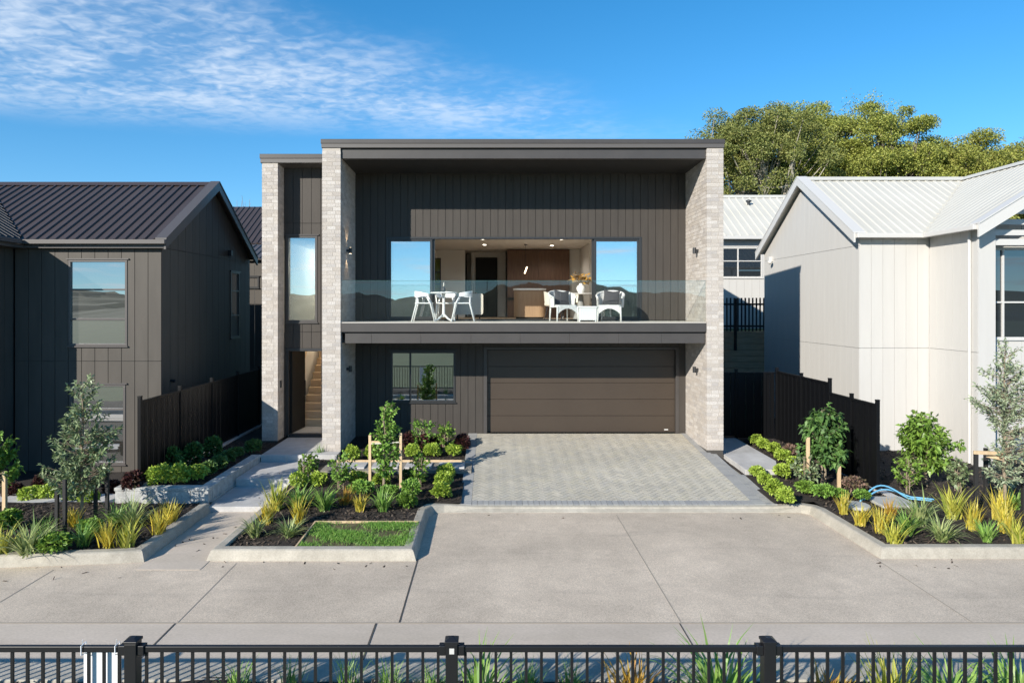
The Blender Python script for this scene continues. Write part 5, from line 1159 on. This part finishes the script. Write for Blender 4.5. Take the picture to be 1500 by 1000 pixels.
# ------------------------------------------------------------------ big backdrop trees
def big_tree(label, base, h, rad, mleaf, mbark, seed, nclump, clump_r, lpc, ll, fork=.35, top_bias=.5, squash=.6, tips=()):
    r = np.random.default_rng(seed); base = Vector(base); t = thing('tree', label, 'tree', base, 'trees behind the white houses'); mb = MB()
    fk = base+Vector((r.normal()*.4, r.normal()*.4, h*fork)); mb.tube([base-Vector((0, 0, .5)), base.lerp(fk, .5)+Vector((.2, 0, 0)), fk], [.42, .34, .28], 10)
    cz = base.z+h*(1+fork*.75)/2; rz = h*(1-fork*.75)/2
    P = []; D = []; nl = 9
    limbs = []
    for i in range(nl):
        a = i*6.283/nl+r.normal()*.25; e = r.uniform(.45, 1.2); ln = r.uniform(.6, .85); q = Vector((math.cos(a)*math.cos(e)*rad*ln, math.sin(a)*math.cos(e)*rad*ln, math.sin(e)*rz*1.35*ln))
        mid = fk+q*.5+Vector((r.normal()*.4, r.normal()*.4, r.normal()*.3-.3)); end = fk+q; mb.tube([fk, mid, end], [.19, .13, .07], 7); limbs.append((mid, end))
    for i in range(nclump):
        d = unit(r.normal(size=3)); d[2] = d[2] if d[2] > -.35 else -d[2]*top_bias; q = r.uniform(.4, 1)**.4
        lump = 1+.16*math.sin(d[0]*5+seed)*math.cos(d[1]*4+d[2]*5)
        c = Vector((base.x+d[0]*rad*q*lump, base.y+d[1]*rad*q*lump, cz+d[2]*rz*q*lump))
        mid, end = min(limbs, key=lambda m_: (m_[1]-c).length)
        s0 = mid.lerp(end, r.uniform(.3, 1)); m1 = s0.lerp(c, .5)+Vector((r.normal()*.25, r.normal()*.25, -.15)); mb.tube([s0, m1, c], [.06, .04, .018], 5, False)
        n = int(lpc*r.uniform(.5, 1.4)); cr = clump_r*r.uniform(.6, 1.3); g_ = unit(r.normal(size=(n, 3)))*(r.uniform(.1, 1, n)**.5)[:, None]*cr; g_[:, 2] *= squash
        P.append(np.array(c)+g_); D.append(unit(g_+r.normal(size=(n, 3))*.5*cr+np.array([0, 0, .25*cr])))
    for c_, cr, n in tips:
        c = base+Vector(c_); end = min(limbs, key=lambda m_: (m_[1]-c).length)[1]; mb.tube([end, end.lerp(c, .5), c], [.07, .05, .02], 5, False)
        g_ = r.normal(size=(n, 3))*cr*.5; P.append(np.array(c)+g_); D.append(unit(g_+r.normal(size=(n, 3))*.3))
    mb.build('trunk', mbark, t); P = np.concatenate(P); leaves('crown', P, np.concatenate(D), ll, ll*.6, mleaf, t, base, .1); return t
big_tree('dark green tree with pale bare limbs showing, directly behind the brick house corner', (19.5, 49, 3.4), 13.8, 4.9, f_tree1, m_palebark, 31, 110, .85, 560, .14, fork=.38, top_bias=.9, squash=.6)
big_tree('dark green tree half hidden by the flat roof end', (17.6, 52, 3.4), 14.0, 4.0, f_tree1, m_palebark, 38, 150, 1.0, 480, .14, fork=.3, top_bias=.7)
big_tree('bushy gold tinged tree, second from the brick house corner', (24.6, 53, 3.4), 15.2, 4.6, f_tree2, m_darkbark, 32, 250, .92, 560, .145, fork=.2)
big_tree('tallest gold green tree in the middle of the backdrop', (28.9, 51, 3.4), 14.6, 4.4, f_tree2, m_darkbark, 33, 240, .92, 560, .145, fork=.2, tips=((-1.5, 0, 15.4, ), .8, 110) and (((-2.0, 0, 14.6), .9, 150), ((-.6, 0, 15.2), .7, 110), ((.8, 0, 14.4), .9, 130)))
big_tree('rounded olive tree stepping down above the white ridge', (33.3, 50, 3.4), 11.9, 4.4, f_tree3, m_darkbark, 34, 230, .95, 540, .145, fork=.2)
big_tree('low spreading olive green tree above the white roof, left of the last one', (39.0, 53, 3.4), 12.4, 5.2, f_tree3, m_darkbark, 35, 250, 1.0, 480, .15, fork=.2)
big_tree('green tree reaching the right photo edge above the white roof', (46, 54, 3.4), 12.2, 5.8, f_tree1, m_darkbark, 36, 260, 1.0, 480, .15, fork=.2)
big_tree('dark green tree low behind the rear white house roof', (22.2, 58, 3.4), 10.5, 5.0, f_tree1, m_darkbark, 37, 120, 1.1, 480, .15, fork=.2)
bt = thing('bare_tree', 'leafless twiggy treetop just above the rear dark roof', 'tree', (-15.3, 42, -.6)); mb = MB(); r = np.random.default_rng(3); B = Vector((-15.3, 42, -.6)); mb.tube([B, B+Vector((0, 0, 5))], [.2, .14], 8)
for i in range(46):
    s0 = B+Vector((0, 0, r.uniform(3.5, 5))); e = B+Vector((r.normal()*1.3, r.normal()*.9, r.uniform(8.6, 10.4))); mb.tube([s0, s0.lerp(e, .6)+Vector((r.normal()*.2, 0, .3)), e], [.05, .025, .008], 4, False)
mb.build('trunk', m_palebark, bt)
